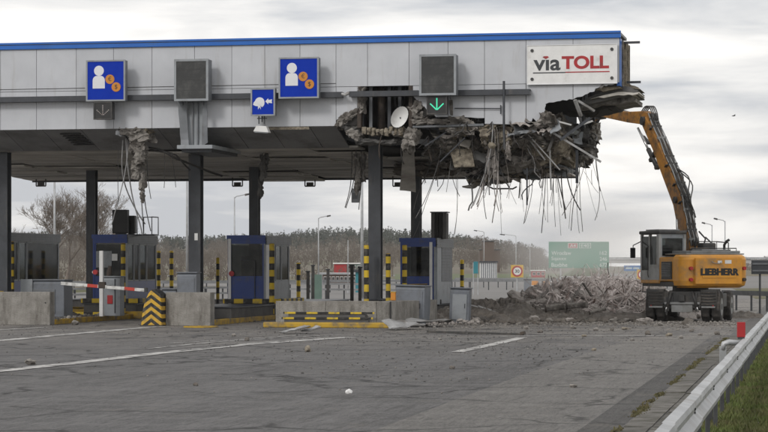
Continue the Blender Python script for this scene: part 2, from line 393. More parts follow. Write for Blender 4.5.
def road_mat(name, c1, c2, lane=True):
    m, N, L, P = nt(name)
    t = N.new("ShaderNodeTexCoord")
    mpr = N.new("ShaderNodeMapping"); mpr.inputs["Rotation"].default_value = (0,0,TH)
    L.new(t.outputs["Object"], mpr.inputs[0])
    def noise_(sc, det, vec, st=None, rough=.6):
        n = N.new("ShaderNodeTexNoise"); n.inputs["Scale"].default_value = sc; n.inputs["Detail"].default_value = det; n.inputs["Roughness"].default_value = rough
        if st:
            q = N.new("ShaderNodeMapping"); q.inputs["Scale"].default_value = st; L.new(vec, q.inputs[0]); vec = q.outputs[0]
        L.new(vec, n.inputs["Vector"]); return n.outputs["Fac"]
    def mr(v, a, b, c=0, d=1):
        q = N.new("ShaderNodeMapRange"); q.inputs[1].default_value = a; q.inputs[2].default_value = b; q.inputs[3].default_value = c; q.inputs[4].default_value = d
        L.new(v, q.inputs[0]); return q.outputs[0]
    def mix(f, a, b, bt='MIX'):
        q = N.new("ShaderNodeMixRGB"); q.blend_type = bt
        for i, v in ((0,f),(1,a),(2,b)):
            if isinstance(v, (tuple, float, int)): q.inputs[i].default_value = v if not isinstance(v, tuple) else c4(v)
            else: L.new(v, q.inputs[i])
        return q.outputs[0]
    vec = mpr.outputs[0]
    col = mix(mr(noise_(1.0, 9, vec, (1.1,.05,1), .7), .44, .58), c1, c2)                 # wheel tracks along the lanes
    col = mix(mr(noise_(.28, 8, vec, (1,.35,1)), .47, .62, 0, .75), col, tuple(x*.55 for x in c1))   # dark tar areas
    col = mix(mr(noise_(1.0, 3, vec, (.03,1.6,1)), .52, .60, 0, .35), col, tuple(min(1,x*1.35) for x in c2)) # paving joints across
    col = mix(mr(noise_(30, 5, vec, None, .8), .46, .60, 0, .75), col, tuple(x*1.55 for x in c2))                # aggregate
    col = mix(mr(noise_(9, 8, vec, (1,.6,1), .85), .53, .66, 0, .65), col, tuple(x*.42 for x in c1))
    col = mix(mr(noise_(3.5, 8, vec, (1,.5,1), .8), .50, .66, 0, .5), col, tuple(x*1.5 for x in c2))
    # dust and crushed concrete near the demolition
    sep = N.new("ShaderNodeSeparateXYZ"); L.new(vec, sep.inputs[0])
    dy = mr(sep.outputs[1], 46, 73); 
    du = N.new("ShaderNodeMath"); du.operation = 'MULTIPLY'; L.new(dy, du.inputs[0]); L.new(mr(noise_(.5, 9, vec, (1,1,1), .7), .36, .62), du.inputs[1])
    col = mix(du.outputs[0], col, (.27,.25,.225))
    col = mix(mr(noise_(1.0, 9, vec, (5.5,.22,1), .75), .54, .66, 0, .6), col, tuple(x*.5 for x in c1))   # skid and drag streaks
    col = mix(mr(noise_(1.0, 8, vec, (.8,.9,1), .8), .56, .66, 0, .5), col, (.16,.145,.125))              # brown grime patches
    col = mix(mr(noise_(1.0, 5, vec, (13,1.3,1), .8), .52, .60, 0, .55), col, tuple(x*.55 for x in c1))    # coarse wear
    col = mix(mr(noise_(1.0, 5, vec, (10,1.0,3), .8), .56, .64, 0, .5), col, tuple(x*1.6 for x in c2))
    # cracks
    vo = N.new("ShaderNodeTexVoronoi"); vo.feature = 'DISTANCE_TO_EDGE'; vo.inputs["Scale"].default_value = .33
    wob = N.new("ShaderNodeMixRGB"); wob.inputs[0].default_value = .06
    nn = N.new("ShaderNodeTexNoise"); nn.inputs["Scale"].default_value = 1.4; nn.inputs["Detail"].default_value = 5; L.new(vec, nn.inputs["Vector"])
    L.new(vec, wob.inputs[1]); L.new(nn.outputs["Color"], wob.inputs[2]); 
    add = N.new("ShaderNodeVectorMath"); add.operation = 'ADD'; L.new(vec, add.inputs[0]); L.new(nn.outputs["Color"], add.inputs[1])
    L.new(add.outputs[0], vo.inputs["Vector"])
    ck = mr(vo.outputs["Distance"], .0, .03, 1, 0)
    cm = N.new("ShaderNodeMath"); cm.operation = 'MULTIPLY'; L.new(ck, cm.inputs[0]); L.new(mr(noise_(.15, 3, vec), .44, .50), cm.inputs[1])
    col = mix(cm.outputs[0], col, tuple(x*.3 for x in c1))
    L.new(col, P.inputs["Base Color"])
    P.inputs["Roughness"].default_value = .82; P.inputs["Specular IOR Level"].default_value = .35
    b = N.new("ShaderNodeBump"); b.inputs["Strength"].default_value = .8; b.inputs["Distance"].default_value = .015
    L.new(noise_(28, 6, vec, None, .75), b.inputs["Height"]); 
    b2 = N.new("ShaderNodeBump"); b2.inputs["Strength"].default_value = .5; b2.inputs["Distance"].default_value = .08
    L.new(noise_(1.6, 6, vec), b2.inputs["Height"]); L.new(b.outputs[0], b2.inputs["Normal"])
    L.new(b2.outputs[0], P.inputs["Normal"])
    return m
M['asphalt'] = road_mat("worn_asphalt", (.075,.073,.073), (.115,.112,.111))
M['asphalt2'] = road_mat("pale_asphalt", (.118,.113,.107), (.145,.139,.131))
M['tarmac'] = road_mat("dark_edge_asphalt", (.058,.056,.054), (.074,.071,.068))
M['kerbconc'] = mat("edge_concrete", (.165,.155,.142), (.11,.104,.094), 2.5, .9, 0, .9, 14, dirt=(.055,.052,.038), dscale=2.2, dthr=(.44,.62), rand=.2, bdist=.04)
M['grassearth'] = grass_mat()
def quad(name, pts, z, m, kind=True):
    """ground sheet with a little thickness"""
    mb = MB(); n = len(pts)
    mb.add([(p[0],p[1],z) for p in pts], [tuple(range(n))])
    o = mb.build(name, m); 
    return struct(o) if kind else o
quad('road', [(-90,2),(ex(2.7,2),2),(ex(2.7,132),132),(ex(2.7,132)-2,132.5),(-90,132.5)], .004, M['asphalt'])
# the carriageways running on beyond the plaza
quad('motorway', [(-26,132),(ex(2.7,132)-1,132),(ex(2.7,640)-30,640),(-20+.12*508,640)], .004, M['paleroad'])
quad('resurfaced_lane', [(ex(-.15,4),4),(ex(2.21,4),4),(ex(2.21,66),66),(ex(.2,60),60),(ex(-.15,40),40)], .008, M['asphalt2'])
quad('dark_edge_strip', [(ex(2.21,4),4),(ex(2.66,4),4),(ex(2.66,62),62),(ex(2.21,54),54)], .012, M['tarmac'])
# paved strip between the road and the guardrail, in slabs
strip = MB(); strip.add([(ex(2.66,4),4,.010),(ex(3.36,4),4,.010),(ex(3.36,130),130,.010),(ex(2.66,130),130,.010)], [(0,1,2,3)])
verge_strip = struct(strip.build('edge_strip', M['plinth']))
Yk = 14.0; k = 0
while Yk < 62:
    L_ = R.choice((1.9,2.6,3.4)); mb = MB()
    for (w0, w1) in ((2.70, 3.02), (3.04, 3.32)):
        j = R.uniform(-.012,.012)
        a0, a1 = ex(w0+j, Yk+.02), ex(w1+j, Yk+.02); b0, b1 = ex(w0+j, Yk+L_), ex(w1+j, Yk+L_)
        z = .024 + R.uniform(-.008,.008); zz = z + R.uniform(-.006,.006)
        pp = MB(); pp.add([(a0,Yk+.02,0),(a1,Yk+.02,0),(b1,Yk+L_,0),(b0,Yk+L_,0),(a0,Yk+.02,z),(a1,Yk+.02,zz),(b1,Yk+L_,z),(b0,Yk+L_,zz)],
               [(4,5,6,7),(0,1,5,4),(1,2,6,5),(2,3,7,6),(3,0,4,7)])
        o = pp.build('paving_slab', M['kerbconc'], verge_strip)
    Yk += L_+.02
verge = quad('verge', [(ex(3.34,2),2),(60,2),(75,128),(ex(3.34,128),128)], .014, M['grassearth'])

# grass on the verge, on the slab joints
def blades(name, label, regions, n, hmin, hmax, m, rng):
    mb = MB()
    for _ in range(n):
        x, y, z = regions(rng)
        h = rng.uniform(hmin,hmax); w = rng.uniform(.006,.014)*(1+y/40); a = rng.uniform(0,6.28); lx, ly = rng.gauss(0,.35)*h, rng.gauss(0,.35)*h
        dx, dy = cos(a)*w, sin(a)*w
        mb.add([(x-dx,y-dy,z),(x+dx,y+dy,z),(x+lx,y+ly,z+h)], [(0,1,2)])
    o = mb.build(name, m); o['kind'] = 'stuff'; o['label'] = label; o['category'] = 'grass'
    return o
M['grass'] = mat("grass_blades", (.085,.125,.022), (.135,.125,.055), 1.1, .85, rand=0, detail=8)
def rg_verge(r):
    Y = 14 + 60*(r.random()**1.7); X = ex(3.34, Y) + r.uniform(0, 1)**1.2*(6+Y*.06)
    return X, Y, .014
blades('grass', 'short green grass on the verge behind the guardrail', rg_verge, 150000, .03, .095, M['grass'], R)
M['weed'] = mat("dry_weeds", (.085,.085,.03), (.14,.115,.06), 2, .9)
tufts = [(R.uniform(14,60), R.choice([2.67,2.67,2.68])) for _ in range(46)]
def rg_tuft(r):
    Y, w = r.choice(tufts); Y += r.gauss(0,.25); return ex(w + r.gauss(0,.035), Y), Y, .012
blades('weeds', 'tufts of grass and weeds in the joint beside the dark road edge', rg_tuft, 2600, .012, .045, M['weed'], R)

# road markings
M['marking'] = mat("road_marking", (.56,.55,.53), (.42,.41,.395), 4, .7, 0, .2, 20, dirt=(.15,.145,.14), dscale=2.2, dthr=(.46,.58), coord="Object", detail=9)
def marking(pxs, w, label=None):
    pts = [G(*p) for p in pxs]; mb = MB(); vs = []; n = len(pts)
    for i, p in enumerate(pts):
        d = (pts[min(i+1,n-1)] - pts[max(i-1,0)]).normalized(); r = Vector((d.y,-d.x,0))
        vs += [p - r*w/2 + Vector((0,0,.014)), p + r*w/2 + Vector((0,0,.014))]
    mb.add(vs, [(2*i,2*i+1,2*i+3,2*i+2) for i in range(n-1)])
    o = mb.build('road_marking', M['marking']); struct(o); return o
marking([(-60,378),(0,371.5),(80,363),(160,353.5),(240,345.5),(300,341),(350,337.5)], .42)
marking([(-60,347),(0,341),(60,335.5),(150,327.5),(166,326.8)], .42)
marking([(457,352.5),(490,345.5),(522,338)], .30)
marking([(150,349),(210,343),(270,339),(340,335)], .12)
marking([(180,351.5),(250,343.6),(330,337.5)], .10)
marking([(170,343.5),(240,340),(300,335.5)], .09)
marking([(500,336.6),(580,336.2),(668,336.0)], .25)
marking([(-80,336),(-20,331.5),(48,327.5)], .3)

# ================================================================ FAR GROUND: hill, woods, fields, overpass
def prof(px):
    P_ = [(-400,236),(0,240),(60,237),(120,241),(170,243),(230,242),(285,238),(330,235),(380,235),(420,239),(470,243),(505,247),(530,252),(552,259),(575,263),(610,264.6),(1200,265)]
    for (a, ya), (b, yb) in zip(P_, P_[1:]):
        if a <= px <= b: return ya + (yb-ya)*(px-a)/(b-a)
    return 265
Y0h, Y1h = 520, 1500
def hill_z(X, Y):
    px = 384 + X/Y1h*F if False else 384 + X/Y*F
    top = HC + (266 - prof(px) - 4.5)/F*Y1h
    t = max(0, min(1, (Y-Y0h)/(Y1h-Y0h)))
    s = t*t*(3-2*t)*.55 + t*.45
    return max(-.5, (top)*s) + (1.2*noise.noise(Vector((X*.012, Y*.012, 0))) if t > .02 else 0)*t*3
mb = MB(); nx, ny = 90, 26; vs = []
for j in range(ny+4):
    Y = Y0h + (Y1h-Y0h)*j/ny
    for i in range(nx+1):
        px = -260 + 1300*i/nx; X = (px-384)/F*Y
        z = hill_z(X, min(Y, Y1h)) - (0 if Y <= Y1h else (Y-Y1h)*.03)
        vs.append((X, Y, z if j else -.6))
mb.add(vs, [(j*(nx+1)+i, j*(nx+1)+i+1, (j+1)*(nx+1)+i+1, (j+1)*(nx+1)+i) for j in range(ny+3) for i in range(nx)])
M['hill'] = mat("hill_field", (.10,.095,.055), (.15,.125,.10), .012, 1, coord="Object")
hill = struct(mb.build('hill', M['hill'], smooth=True))

def fuzz_tree(mb, x, y, z, h, rng, kind):
    if kind == 'conifer':
        for _ in range(26):
            t = rng.random()**.8; r = h*.26*(1-t)+.15; a = rng.uniform(0,6.28)
            c = Vector((x+cos(a)*r*rng.random()**.5, y+sin(a)*r*.5, z + h*(.15+.85*t))); s = h*.10*(1.2-t*.7)
            mb.add([c+Vector((rng.gauss(0,s),rng.gauss(0,s),rng.gauss(0,s))) for _ in range(3)], [(0,1,2)])
    else:
        mb.add([(x-.12,y,z),(x+.12,y,z),(x,y,z+h*.7)], [(0,1,2)])
        for _ in range(30):
            t = rng.random(); a = rng.uniform(0,6.28); r = h*.34*math.sqrt(max(0,1-(2*t-1)**2))*rng.random()**.4
            c = Vector((x+cos(a)*r, y+sin(a)*r*.5, z+h*(.25+.75*t)))
            d = Vector((cos(a)*.5, 0, 1))*h*rng.uniform(.06,.16); w = h*.012+.02
            mb.add([c-Vector((w,0,0)), c+Vector((w,0,0)), c+d+Vector((rng.gauss(0,.2)*h*.1,0,0))], [(0,1,2)])
            s = h*.035
            mb.add([c+Vector((rng.gauss(0,s),0,rng.gauss(0,s))) for _ in range(3)], [(0,1,2)])
M['conifer'] = mat("conifer_green", (.035,.046,.034), (.052,.058,.044), .03, .95)
M['barewood'] = mat("bare_wood_brown", (.105,.086,.070), (.145,.122,.10), .03, .95, rand=0)
rw = random.Random(5); con = MB(); bare = MB()
for _ in range(2300):
    px = rw.uniform(-30, 545); t = rw.random()**.75; Y = 900 + 600*t; X = (px-384)/F*Y; z = hill_z(X, Y)
    dens = noise.noise(Vector((px*.02, t*3, 4)))
    if t < .22 + dens*.4 + max(0,(200-px)/400): 
        fuzz_tree(bare, X, Y, z, rw.uniform(4,6.5), rw, 'bare'); continue
    if px > 470 and rw.random() < .75:
        fuzz_tree(bare, X, Y, z, rw.uniform(4,7), rw, 'bare'); continue
    fuzz_tree(con, X, Y, z, rw.uniform(4,7.5), rw, 'conifer')
for _ in range(2100):
    px = rw.uniform(-30, 560); Y = rw.uniform(560, 950); X = (px-384)/F*Y; z = hill_z(X, Y)
    if 300 < px and Y < 640 and rw.random() < .8: continue
    fuzz_tree(bare, X, Y, z, rw.uniform(2.5,4.5), rw, 'bare')
for _ in range(240):
    px = rw.uniform(690, 800); Y = rw.uniform(700, 1100); X = (px-384)/F*Y; fuzz_tree(bare, X, Y, .5, rw.uniform(2,4.5), rw, 'bare')
o = con.build('conifer_wood', M['conifer']); o['kind'] = 'stuff'; tag(o, 'dark conifer wood along the crest of the far hill', 'woods')
o = bare.build('bare_wood', M['barewood']); o['kind'] = 'stuff'; tag(o, 'brown leafless wood covering the slope of the far hill', 'woods')

# pale farm tracks / slip roads across the middle distance
def strip_px(name, p, z, m):
    return quad(name, [(G(*q).x, G(*q).y) for q in p], z, m)
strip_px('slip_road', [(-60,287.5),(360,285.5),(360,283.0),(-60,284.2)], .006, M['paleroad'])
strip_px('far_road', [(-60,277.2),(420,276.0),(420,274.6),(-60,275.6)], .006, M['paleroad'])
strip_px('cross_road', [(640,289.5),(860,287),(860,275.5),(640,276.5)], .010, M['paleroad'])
M['field'] = mat("green_field", (.085,.115,.045), (.11,.12,.06), .05, 1)
strip_px('green_field', [(395,281),(560,280),(560,272.2),(395,272.6)], .010, M['field'])

# ---- overpass
def px_box(mb, p0, p1, Y, depth):
    a, b = W(p0[0], p0[1], Y), W(p1[0], p1[1], Y)
    return mb.box(min(a.x,b.x), max(a.x,b.x), Y, Y+depth, min(a.z,b.z), max(a.z,b.z))
Yo = 430
ov = thing('overpass', 'pale concrete overpass spanning the motorway beyond the rubble', 'bridge', W(690,275,Yo)*1.0)
ov.location.z = 0; off = Vector((ov.location.x, Yo, 0))
def child_px(name, parent, mb, m, **kw):
    o = mb.build(name, m, parent); o.location = (-parent.location.x, -parent.location.y, -parent.location.z); 
    for k_, v_ in kw.items(): o[k_] = v_
    return o
M['bridgeconc'] = mat("bridge_concrete", (.44,.43,.42), (.38,.37,.36), .3, .8)
child_px('deck', ov, px_box(MB(), (592,259.2), (900,263.2), Yo, 9), M['bridgeconc'])
child_px('parapet', ov, px_box(MB(), (592,257.2), (900,259.0), Yo-.3, .3), M['galv'])
for q in (606, 648, 706, 782, 850): child_px('pier', ov, px_box(MB(), (q,263.4), (q+3,276.5), Yo+2, 3), M['bridgeconc'])
child_px('abutment', ov, MB().prism([(W(560,276,Yo).x,-.3),(W(592,260,Yo).x,HC+1.2),(W(604,262,Yo).x,HC+.8),(W(612,276,Yo).x,-.3)], Yo+.5, Yo+8), M['field'])

# ---- bare trees beyond the plaza on the left
def bare_tree(px, ybase, Y, h, seed, label, spread=1.0, depth=7):
    rng = random.Random(seed); x = W(px, 266, Y).x
    root = thing('bare_tree', label, 'tree', (x, Y, 0), 0, 'leafless trees beyond the toll booths')
    tr = MB(); br = MB()
    def grow(p, d, L_, r, lvl, mb):
        pts = [p]; n = 3 if lvl < 4 else 2
        for i in range(n):
            d = (d + Vector((rng.gauss(0,.11), rng.gauss(0,.11), rng.gauss(0,.06)+ (.05 if lvl > 1 else 0)))).normalized()
            p = p + d*L_/n; pts.append(p)
        rr = [r*(1-.38*i/n) for i in range(n+1)]
        mb.tube(pts, rr, 6 if lvl == 0 else (4 if lvl < 3 else 3), caps=False)
        if lvl >= depth: return
        nb = rng.choice((2,3,3)) if lvl else 4
        for i in range(nb):
            f = rng.uniform(.35,1.0) if i else 1.0
            q = pts[0].lerp(pts[-1], f) if lvl > 1 else pts[min(n, max(1, int(f*n+.5)))]
            ax = Vector((rng.gauss(0,1), rng.gauss(0,1), rng.gauss(0,.3)))
            nd = (d + ax.normalized()*rng.uniform(.35,.75)*spread).normalized()
            grow(q, nd, L_*rng.uniform(.66,.86), max(.011, rr[-1]*rng.uniform(.62,.85)), lvl+1, br)
    grow(Vector((0,0,0)), Vector((rng.gauss(0,.04),0,1)), h*.24, h*.022, 0, tr)
    tr.build('trunk', M['bark'], root); br.build('crown', M['bark'], root)
    return root
bare_tree(46, 290, 205, 11.2, 3, 'tall leafless tree with wide forked crown behind the white pole', 1.0, 8)
bare_tree(84, 290, 205, 10.8, 8, 'leafless tree nearest the dark column beside the blue booth with monitors', 1.1, 8)
bare_tree(66, 290, 240, 10.0, 21, 'leafless tree between the two tallest ones on the left', 1.0, 8)
bare_tree(28, 290, 260, 7.4, 5, 'low leafless tree just right of the leftmost booth roof', 1.1)
bare_tree(113, 290, 220, 7.6, 13, 'leafless tree rising behind the booth with black monitors on its roof', 1.1)
bare_tree(140, 290, 260, 7.0, 14, 'leafless tree behind the right end of the booth with rooftop monitors', 1.1)
bare_tree(228, 290, 420, 8.0, 15, 'small far leafless tree left of the middle blue booth roof', 1.0, 6)
bare_tree(250, 290, 420, 7.6, 25, 'small far leafless tree behind the middle blue booth roof', 1.0, 6)
bare_tree(392, 290, 420, 8.8, 16, 'leafless tree on the hill right of the tall dark front column', 1.0, 6)
bare_tree(382, 290, 470, 9.2, 31, 'leafless tree half hidden by the tall dark front column', 1.0, 6)
# brushwood along the slip road
brush = MB(); rb = random.Random(9)
for _ in range(420):
    px = rb.choice([rb.uniform(-20,360), rb.uniform(-20,230)]); Y = rb.uniform(250, 430); X = (px-384)/F*Y
    fuzz_tree(brush, X, Y, 0, rb.uniform(.8,2.0), rb, 'bare')
o = brush.build('brushwood', M['barewood']); o['kind'] = 'stuff'; tag(o, 'low brown brushwood along the far slip road', 'bushes')

# ---- lamp posts and masts
def lamp_post(px, ytop, Y, arm, label, r=.06, group='slim grey lamp posts beyond the plaza'):
    b = W(px, 266, Y); zt = HC + (266-ytop)/F*Y
    root = thing('lamp_post', label, 'lamp post', (b.x, Y, 0), 0, group)
    s = 1 if arm > 0 else -1; L_ = abs(arm)/F*Y
    MB().tube([(0,0,0),(0,0,zt*.5),(0,0,zt)], [r*1.25,r,r*.75], 8).build('pole', M['galv'], root, smooth=True)
    MB().tube([(0,0,zt-.1),(s*.15,0,zt+.05),(s*L_*.75,0,zt+.14+.05*L_)], r*.6, 6).build('arm', M['galv'], root)
    MB().prism([(s*L_*.7,zt+.08),(s*L_*.7,zt+.24),(s*L_,zt+.30),(s*L_*1.03,zt+.18)], -.12, .12).build('lamp_head', M['machdark'], root)
    MB().cyl((0,0,.2), r*1.9, .4, 8).build('base', M['galv'], root)
lamp_post(234.5, 197, 180, 15, 'lamp post seen just left of the middle blue booth')
lamp_post(318.5, 218, 225, 12, 'lamp post standing between the middle booth and the tall dark column')
lamp_post(712, 225, 230, -10, 'lamp post directly behind the excavator boom, the shorter of the pair')
lamp_post(725, 221, 215, -11, 'right lamp post of the pair beyond the excavator')
lamp_post(516, 236, 330, -16, 'small far lamp post left of the green direction sign')
lamp_post(484, 232, 340, -10, 'small far lamp post above the striped white container')
lamp_post(530, 248, 420, -6, 'tiny far lamp post near the foot of the hill left of the green sign')
def mast(px, ytop, Y, label, r):
    b = W(px, 266, Y); zt = HC + (266-ytop)/F*Y
    root = thing('mast', label, 'mast', (b.x, Y, 0), 0, 'plain pale masts behind the canopy')
    MB().tube([(0,0,0),(0,0,zt*.5),(0,0,zt)], [r*1.2,r,r*.8], 8).build('pole', M['galv'], root, smooth=True)
    MB().cyl((0,0,.15), r*2, .3, 8).build('base', M['galv'], root)
mast(54.5, 160, 118, 'pale mast among the leafless trees on the left', .06)
mast(187, 160, 104, 'pale mast hard against the left side of the second front column', .05)
mast(362, 160, 112, 'pale mast left of the tallest dark front column and its banded post', .07)
mast(348, 240, 160, 'short thin mast in front of the teal kiosk', .03)
# ================================================================ THE CANOPY
B0 = 70.8
A0, _ = pa(384, B0)
ZT, ZB, ZM, ZL = 9.14, 8.92, 7.55, 6.32
def Kz(px, py, B):       # pixel on a plane of the toll frame, in canopy coordinates
    a, z = paz(px, py, B); return a - A0, z
def Ka(px, B=B0): return pa(px, B)[0] - A0
can = thing('toll_canopy', 'long white toll canopy with blue top edge, torn open at its right end', 'canopy', T(A0, B0, 0), -TH)
EL, ER = Ka(-150), Ka(620)
# blue trim, roof and hidden backing
MB().box(EL-.05, ER+.03, -.07, .02, ZB, ZT).build('blue_trim', M['blue'], can, bevel=.01)
MB().box(EL, ER+.03, -.09, -.071, ZB+.14, ZB+.155).build('trim_seam', M['black'], can)
MB().box(EL, ER, .03, 2.2, ZT-.10, ZT-.02).box(EL, Ka(560), 2.2, 6, ZT-.10, ZT-.02).box(EL, Ka(500), 6, 17.2, ZT-.10, ZT-.02).build('roof_deck', M['greysteel'], can)
# upper cladding
seams = [-150,-114,-76,-38,.5,36.5,76.3,113.5,152,194.5,231.8,264.8,300,336,367.5,409,448,484.5,526,573,619.6]
g = .007
def clad(poly, name='cladding_panel', t0=-.0, t1=.045, m='panel'):
    o = MB().prism(poly, t0, t1).build(name, M[m], can); return fixn(o)
for a, b in zip(seams, seams[1:]):
    x0, x1 = Ka(a)+g, Ka(b)-g; dj = R.uniform(-.004,.004)
    clad([(x0,ZM+g),(x1,ZM+g),(x1,ZB-.004),(x0,ZB-.004)], t0=dj)
def jag(p, q, n, amp, rng):
    out = []
    for i in range(1, n):
        t = i/n; out.append((p[0]+(q[0]-p[0])*t+rng.uniform(-amp,amp), p[1]+(q[1]-p[1])*t+rng.uniform(-amp,amp)))
    return out
def torn(pts, jagged, amp=.05, n=5, **kw):
    """pts in pixels on the facade; edges listed in jagged are broken up"""
    q = [Kz(x, y, B0) for x, y in pts]; out = []
    for i in range(len(q)):
        out.append(q[i]); j = (i+1) % len(q)
        if i in jagged: out += jag(q[i], q[j], n, amp, R)
    return clad(out, **kw)
for a, b in zip(seams, seams[1:]):
    if b > 336: break
    x0, x1 = Ka(a)+g, Ka(b)-g; dj = R.uniform(-.004,.004)
    clad([(x0,ZL),(x1,ZL),(x1,ZM-g),(x0,ZM-g)], t0=dj)
my = lambda px: 266 - (ZM-HC-g)*F/pa(px,B0)[1]
torn([(336.3,my(336)),(358,my(358)),(359,108),(353,111),(346,116),(336.3,120)], (1,2,3,4), .03, 3)
torn([(413,my(413)),(447.7,my(447)),(447.7,117),(436,117),(427,110),(419,103),(413,96)], (3,4,5), .035, 3)
torn([(448.3,my(448)),(484.2,my(484)),(484.2,118),(448.3,117)], (2,), .012, 5)
torn([(484.8,my(485)),(525.7,my(525)),(525.7,122.5),(519,124.5),(484.8,123.8)], (), .01)
torn([(526.3,my(526)),(572.7,my(572)),(572.7,99.5),(560,101),(545.5,104),(544,112),(544.5,120),(538,123),(533,118),(530,123),(526.3,122)], (2,3,4,6,8,9), .025, 4)
torn([(573.3,my(573)),(617,my(617)),(612,85),(600,86.5),(592,92),(583,96),(573.3,99.2)], (2,3,4,5), .03, 4)
# dark framing behind the cladding
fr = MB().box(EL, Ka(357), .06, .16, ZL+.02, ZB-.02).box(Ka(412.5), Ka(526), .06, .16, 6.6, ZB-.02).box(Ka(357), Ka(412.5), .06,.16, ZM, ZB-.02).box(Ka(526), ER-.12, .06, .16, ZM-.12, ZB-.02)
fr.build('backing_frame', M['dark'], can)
# right end cap with corrugated rusty edge
MB().box(ER-.10, ER+.01, .05, .5, 7.45, ZB).build('end_cap', M['blue'], can)
ec = MB()
for i in range(6): ec.box(ER+.0, ER+.06+(i%2)*.05, .5+i*.28, .74+i*.28, 7.3+R.uniform(-.05,.1), ZB-.05)
ec.build('end_lining', M['wool'], can, label='exposed brown lining at the cut end')
for zz, y_ in ((8.83,.7),(7.62,1.0)):
    MB().beam((ER-.6,y_,zz),(ER+.55,y_,zz+.01),.07,.07).build('purlin_end', M['steel'], can)
for i in range(4):
    MB().beam((Ka(560)+i*.3,.5+i*.5,ZT-.2),(ER-.1,.5+i*.5,ZT-.2),.1,.16).build('roof_purlin', M['steel'], can)
# channel rail along the facade
ra = MB()
for a, b, dz in ((-150,344,0),(351,420,.012),(420,531,0)):
    x0, x1 = Ka(a), Ka(b)
    ra.box(x0,x1,-.30,-.02,7.34+dz,7.37+dz).box(x0,x1,-.30,-.275,7.20+dz,7.34+dz).box(x0,x1,-.275,-.02,7.20+dz,7.222+dz)
ra.build('facade_rail', M['steel'], can)
for px in (20,60,140,230,290,330,372,405,470,515):
    x = Ka(px); MB().box(x-.03,x+.03,-.27,-.003,7.225,7.335).build('rail_bracket', M['greysteel'], can)
MB().tube([(Ka(344),-.29,7.3),(Ka(347.5),-.33,7.27),(Ka(351),-.29,7.33)], .05, 8).build('rail_break', M['sheet'], can)
x = Ka(505.5); MB().tube([(x,-.34,7.62),(x,-.34,6.05),(x+.02,-.33,5.5)], .038, 6).build('downpipe', M['steel'], can)
MB().tube([(Ka(455),-.06,6.82),(Ka(501),-.06,6.79)], .016, 5).tube([(Ka(501),-.06,6.90),(Ka(501),-.06,6.62)], .02, 5).build('cable_conduit', M['steel'], can)
MB().tube([(Ka(413),-.03,Kz(413,127,B0)[1]),(Ka(484),-.03,Kz(484,125,B0)[1])], .045, 6).build('eaves_pipe', M['greysteel'], can)
MB().tube([(Ka(-150),-.012,7.62),(Ka(85),-.012,7.64)], .008, 4).tube([(Ka(126),-.012,7.64),(Ka(336),-.012,7.66)], .008, 4).build('wire', M['cable'], can)
# bevelled soffit along the lower edge
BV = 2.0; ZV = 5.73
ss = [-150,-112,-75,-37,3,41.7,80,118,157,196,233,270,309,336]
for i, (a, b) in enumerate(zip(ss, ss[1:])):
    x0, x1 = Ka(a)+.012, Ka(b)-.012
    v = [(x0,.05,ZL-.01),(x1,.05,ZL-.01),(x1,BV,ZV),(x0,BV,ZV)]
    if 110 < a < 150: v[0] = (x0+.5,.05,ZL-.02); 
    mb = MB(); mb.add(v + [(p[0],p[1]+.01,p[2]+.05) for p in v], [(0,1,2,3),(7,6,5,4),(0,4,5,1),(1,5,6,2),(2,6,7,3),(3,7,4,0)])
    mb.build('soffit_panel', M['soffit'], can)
x0, x1 = Ka(56), Ka(76); lv = MB()
for i in range(6):
    t = .15+i*.10; y = BV*t; z = ZL+(ZV-ZL)*t-.03
    lv.box(x0+t*.2,x1+t*.2,y,y+.12,z-.03,z-.005)
lv.build('vent_grille', M['dark'], can)
MB().box(Ka(266), Ka(309), .0, .05, ZL-.10, ZL-.015).build('exposed_batten', M['wool'], can)
MB().box(EL, Ka(336), .03, .20, ZL+.0, ZL+.019).build('drip_edge', M['dark'], can)
# ceiling sheets
BR = 88 - B0
def zc(y): return ZV + (5.34-ZV)*(y-BV)/(BR-BV)
rows = [BV + (BR-BV)*i/13 for i in range(14)]
cols = [-150,-60,30,118,205,292,345]
for j in range(13):
    y0, y1 = rows[j]+.02, rows[j+1]-.02
    lim = 345 if j < 4 else (430 if j < 8 else 512)
    cc = [c for c in cols if c < lim] + [lim]
    for a, b in zip(cc, cc[1:]):
        # column grid constant in metres, so the sheets run parallel to the facade
        x0, x1 = Ka(a)+.015, Ka(b)-.015
        dz = R.uniform(-.02,.02) - (.10 if R.random() < .10 else 0)
        tl = R.uniform(-.02,.02)
        mb = MB(); v = [(x0,y0,zc(y0)+dz),(x1,y0,zc(y0)+dz+tl),(x1,y1,zc(y1)+dz+tl),(x0,y1,zc(y1)+dz)]
        v += [(p[0],p[1],p[2]+.06) for p in v]
        mb.add(v, [(3,2,1,0),(4,5,6,7),(0,1,5,4),(1,2,6,5),(2,3,7,6),(3,0,4,7)]); mb.build('ceiling_sheet', M['ceil'], can)
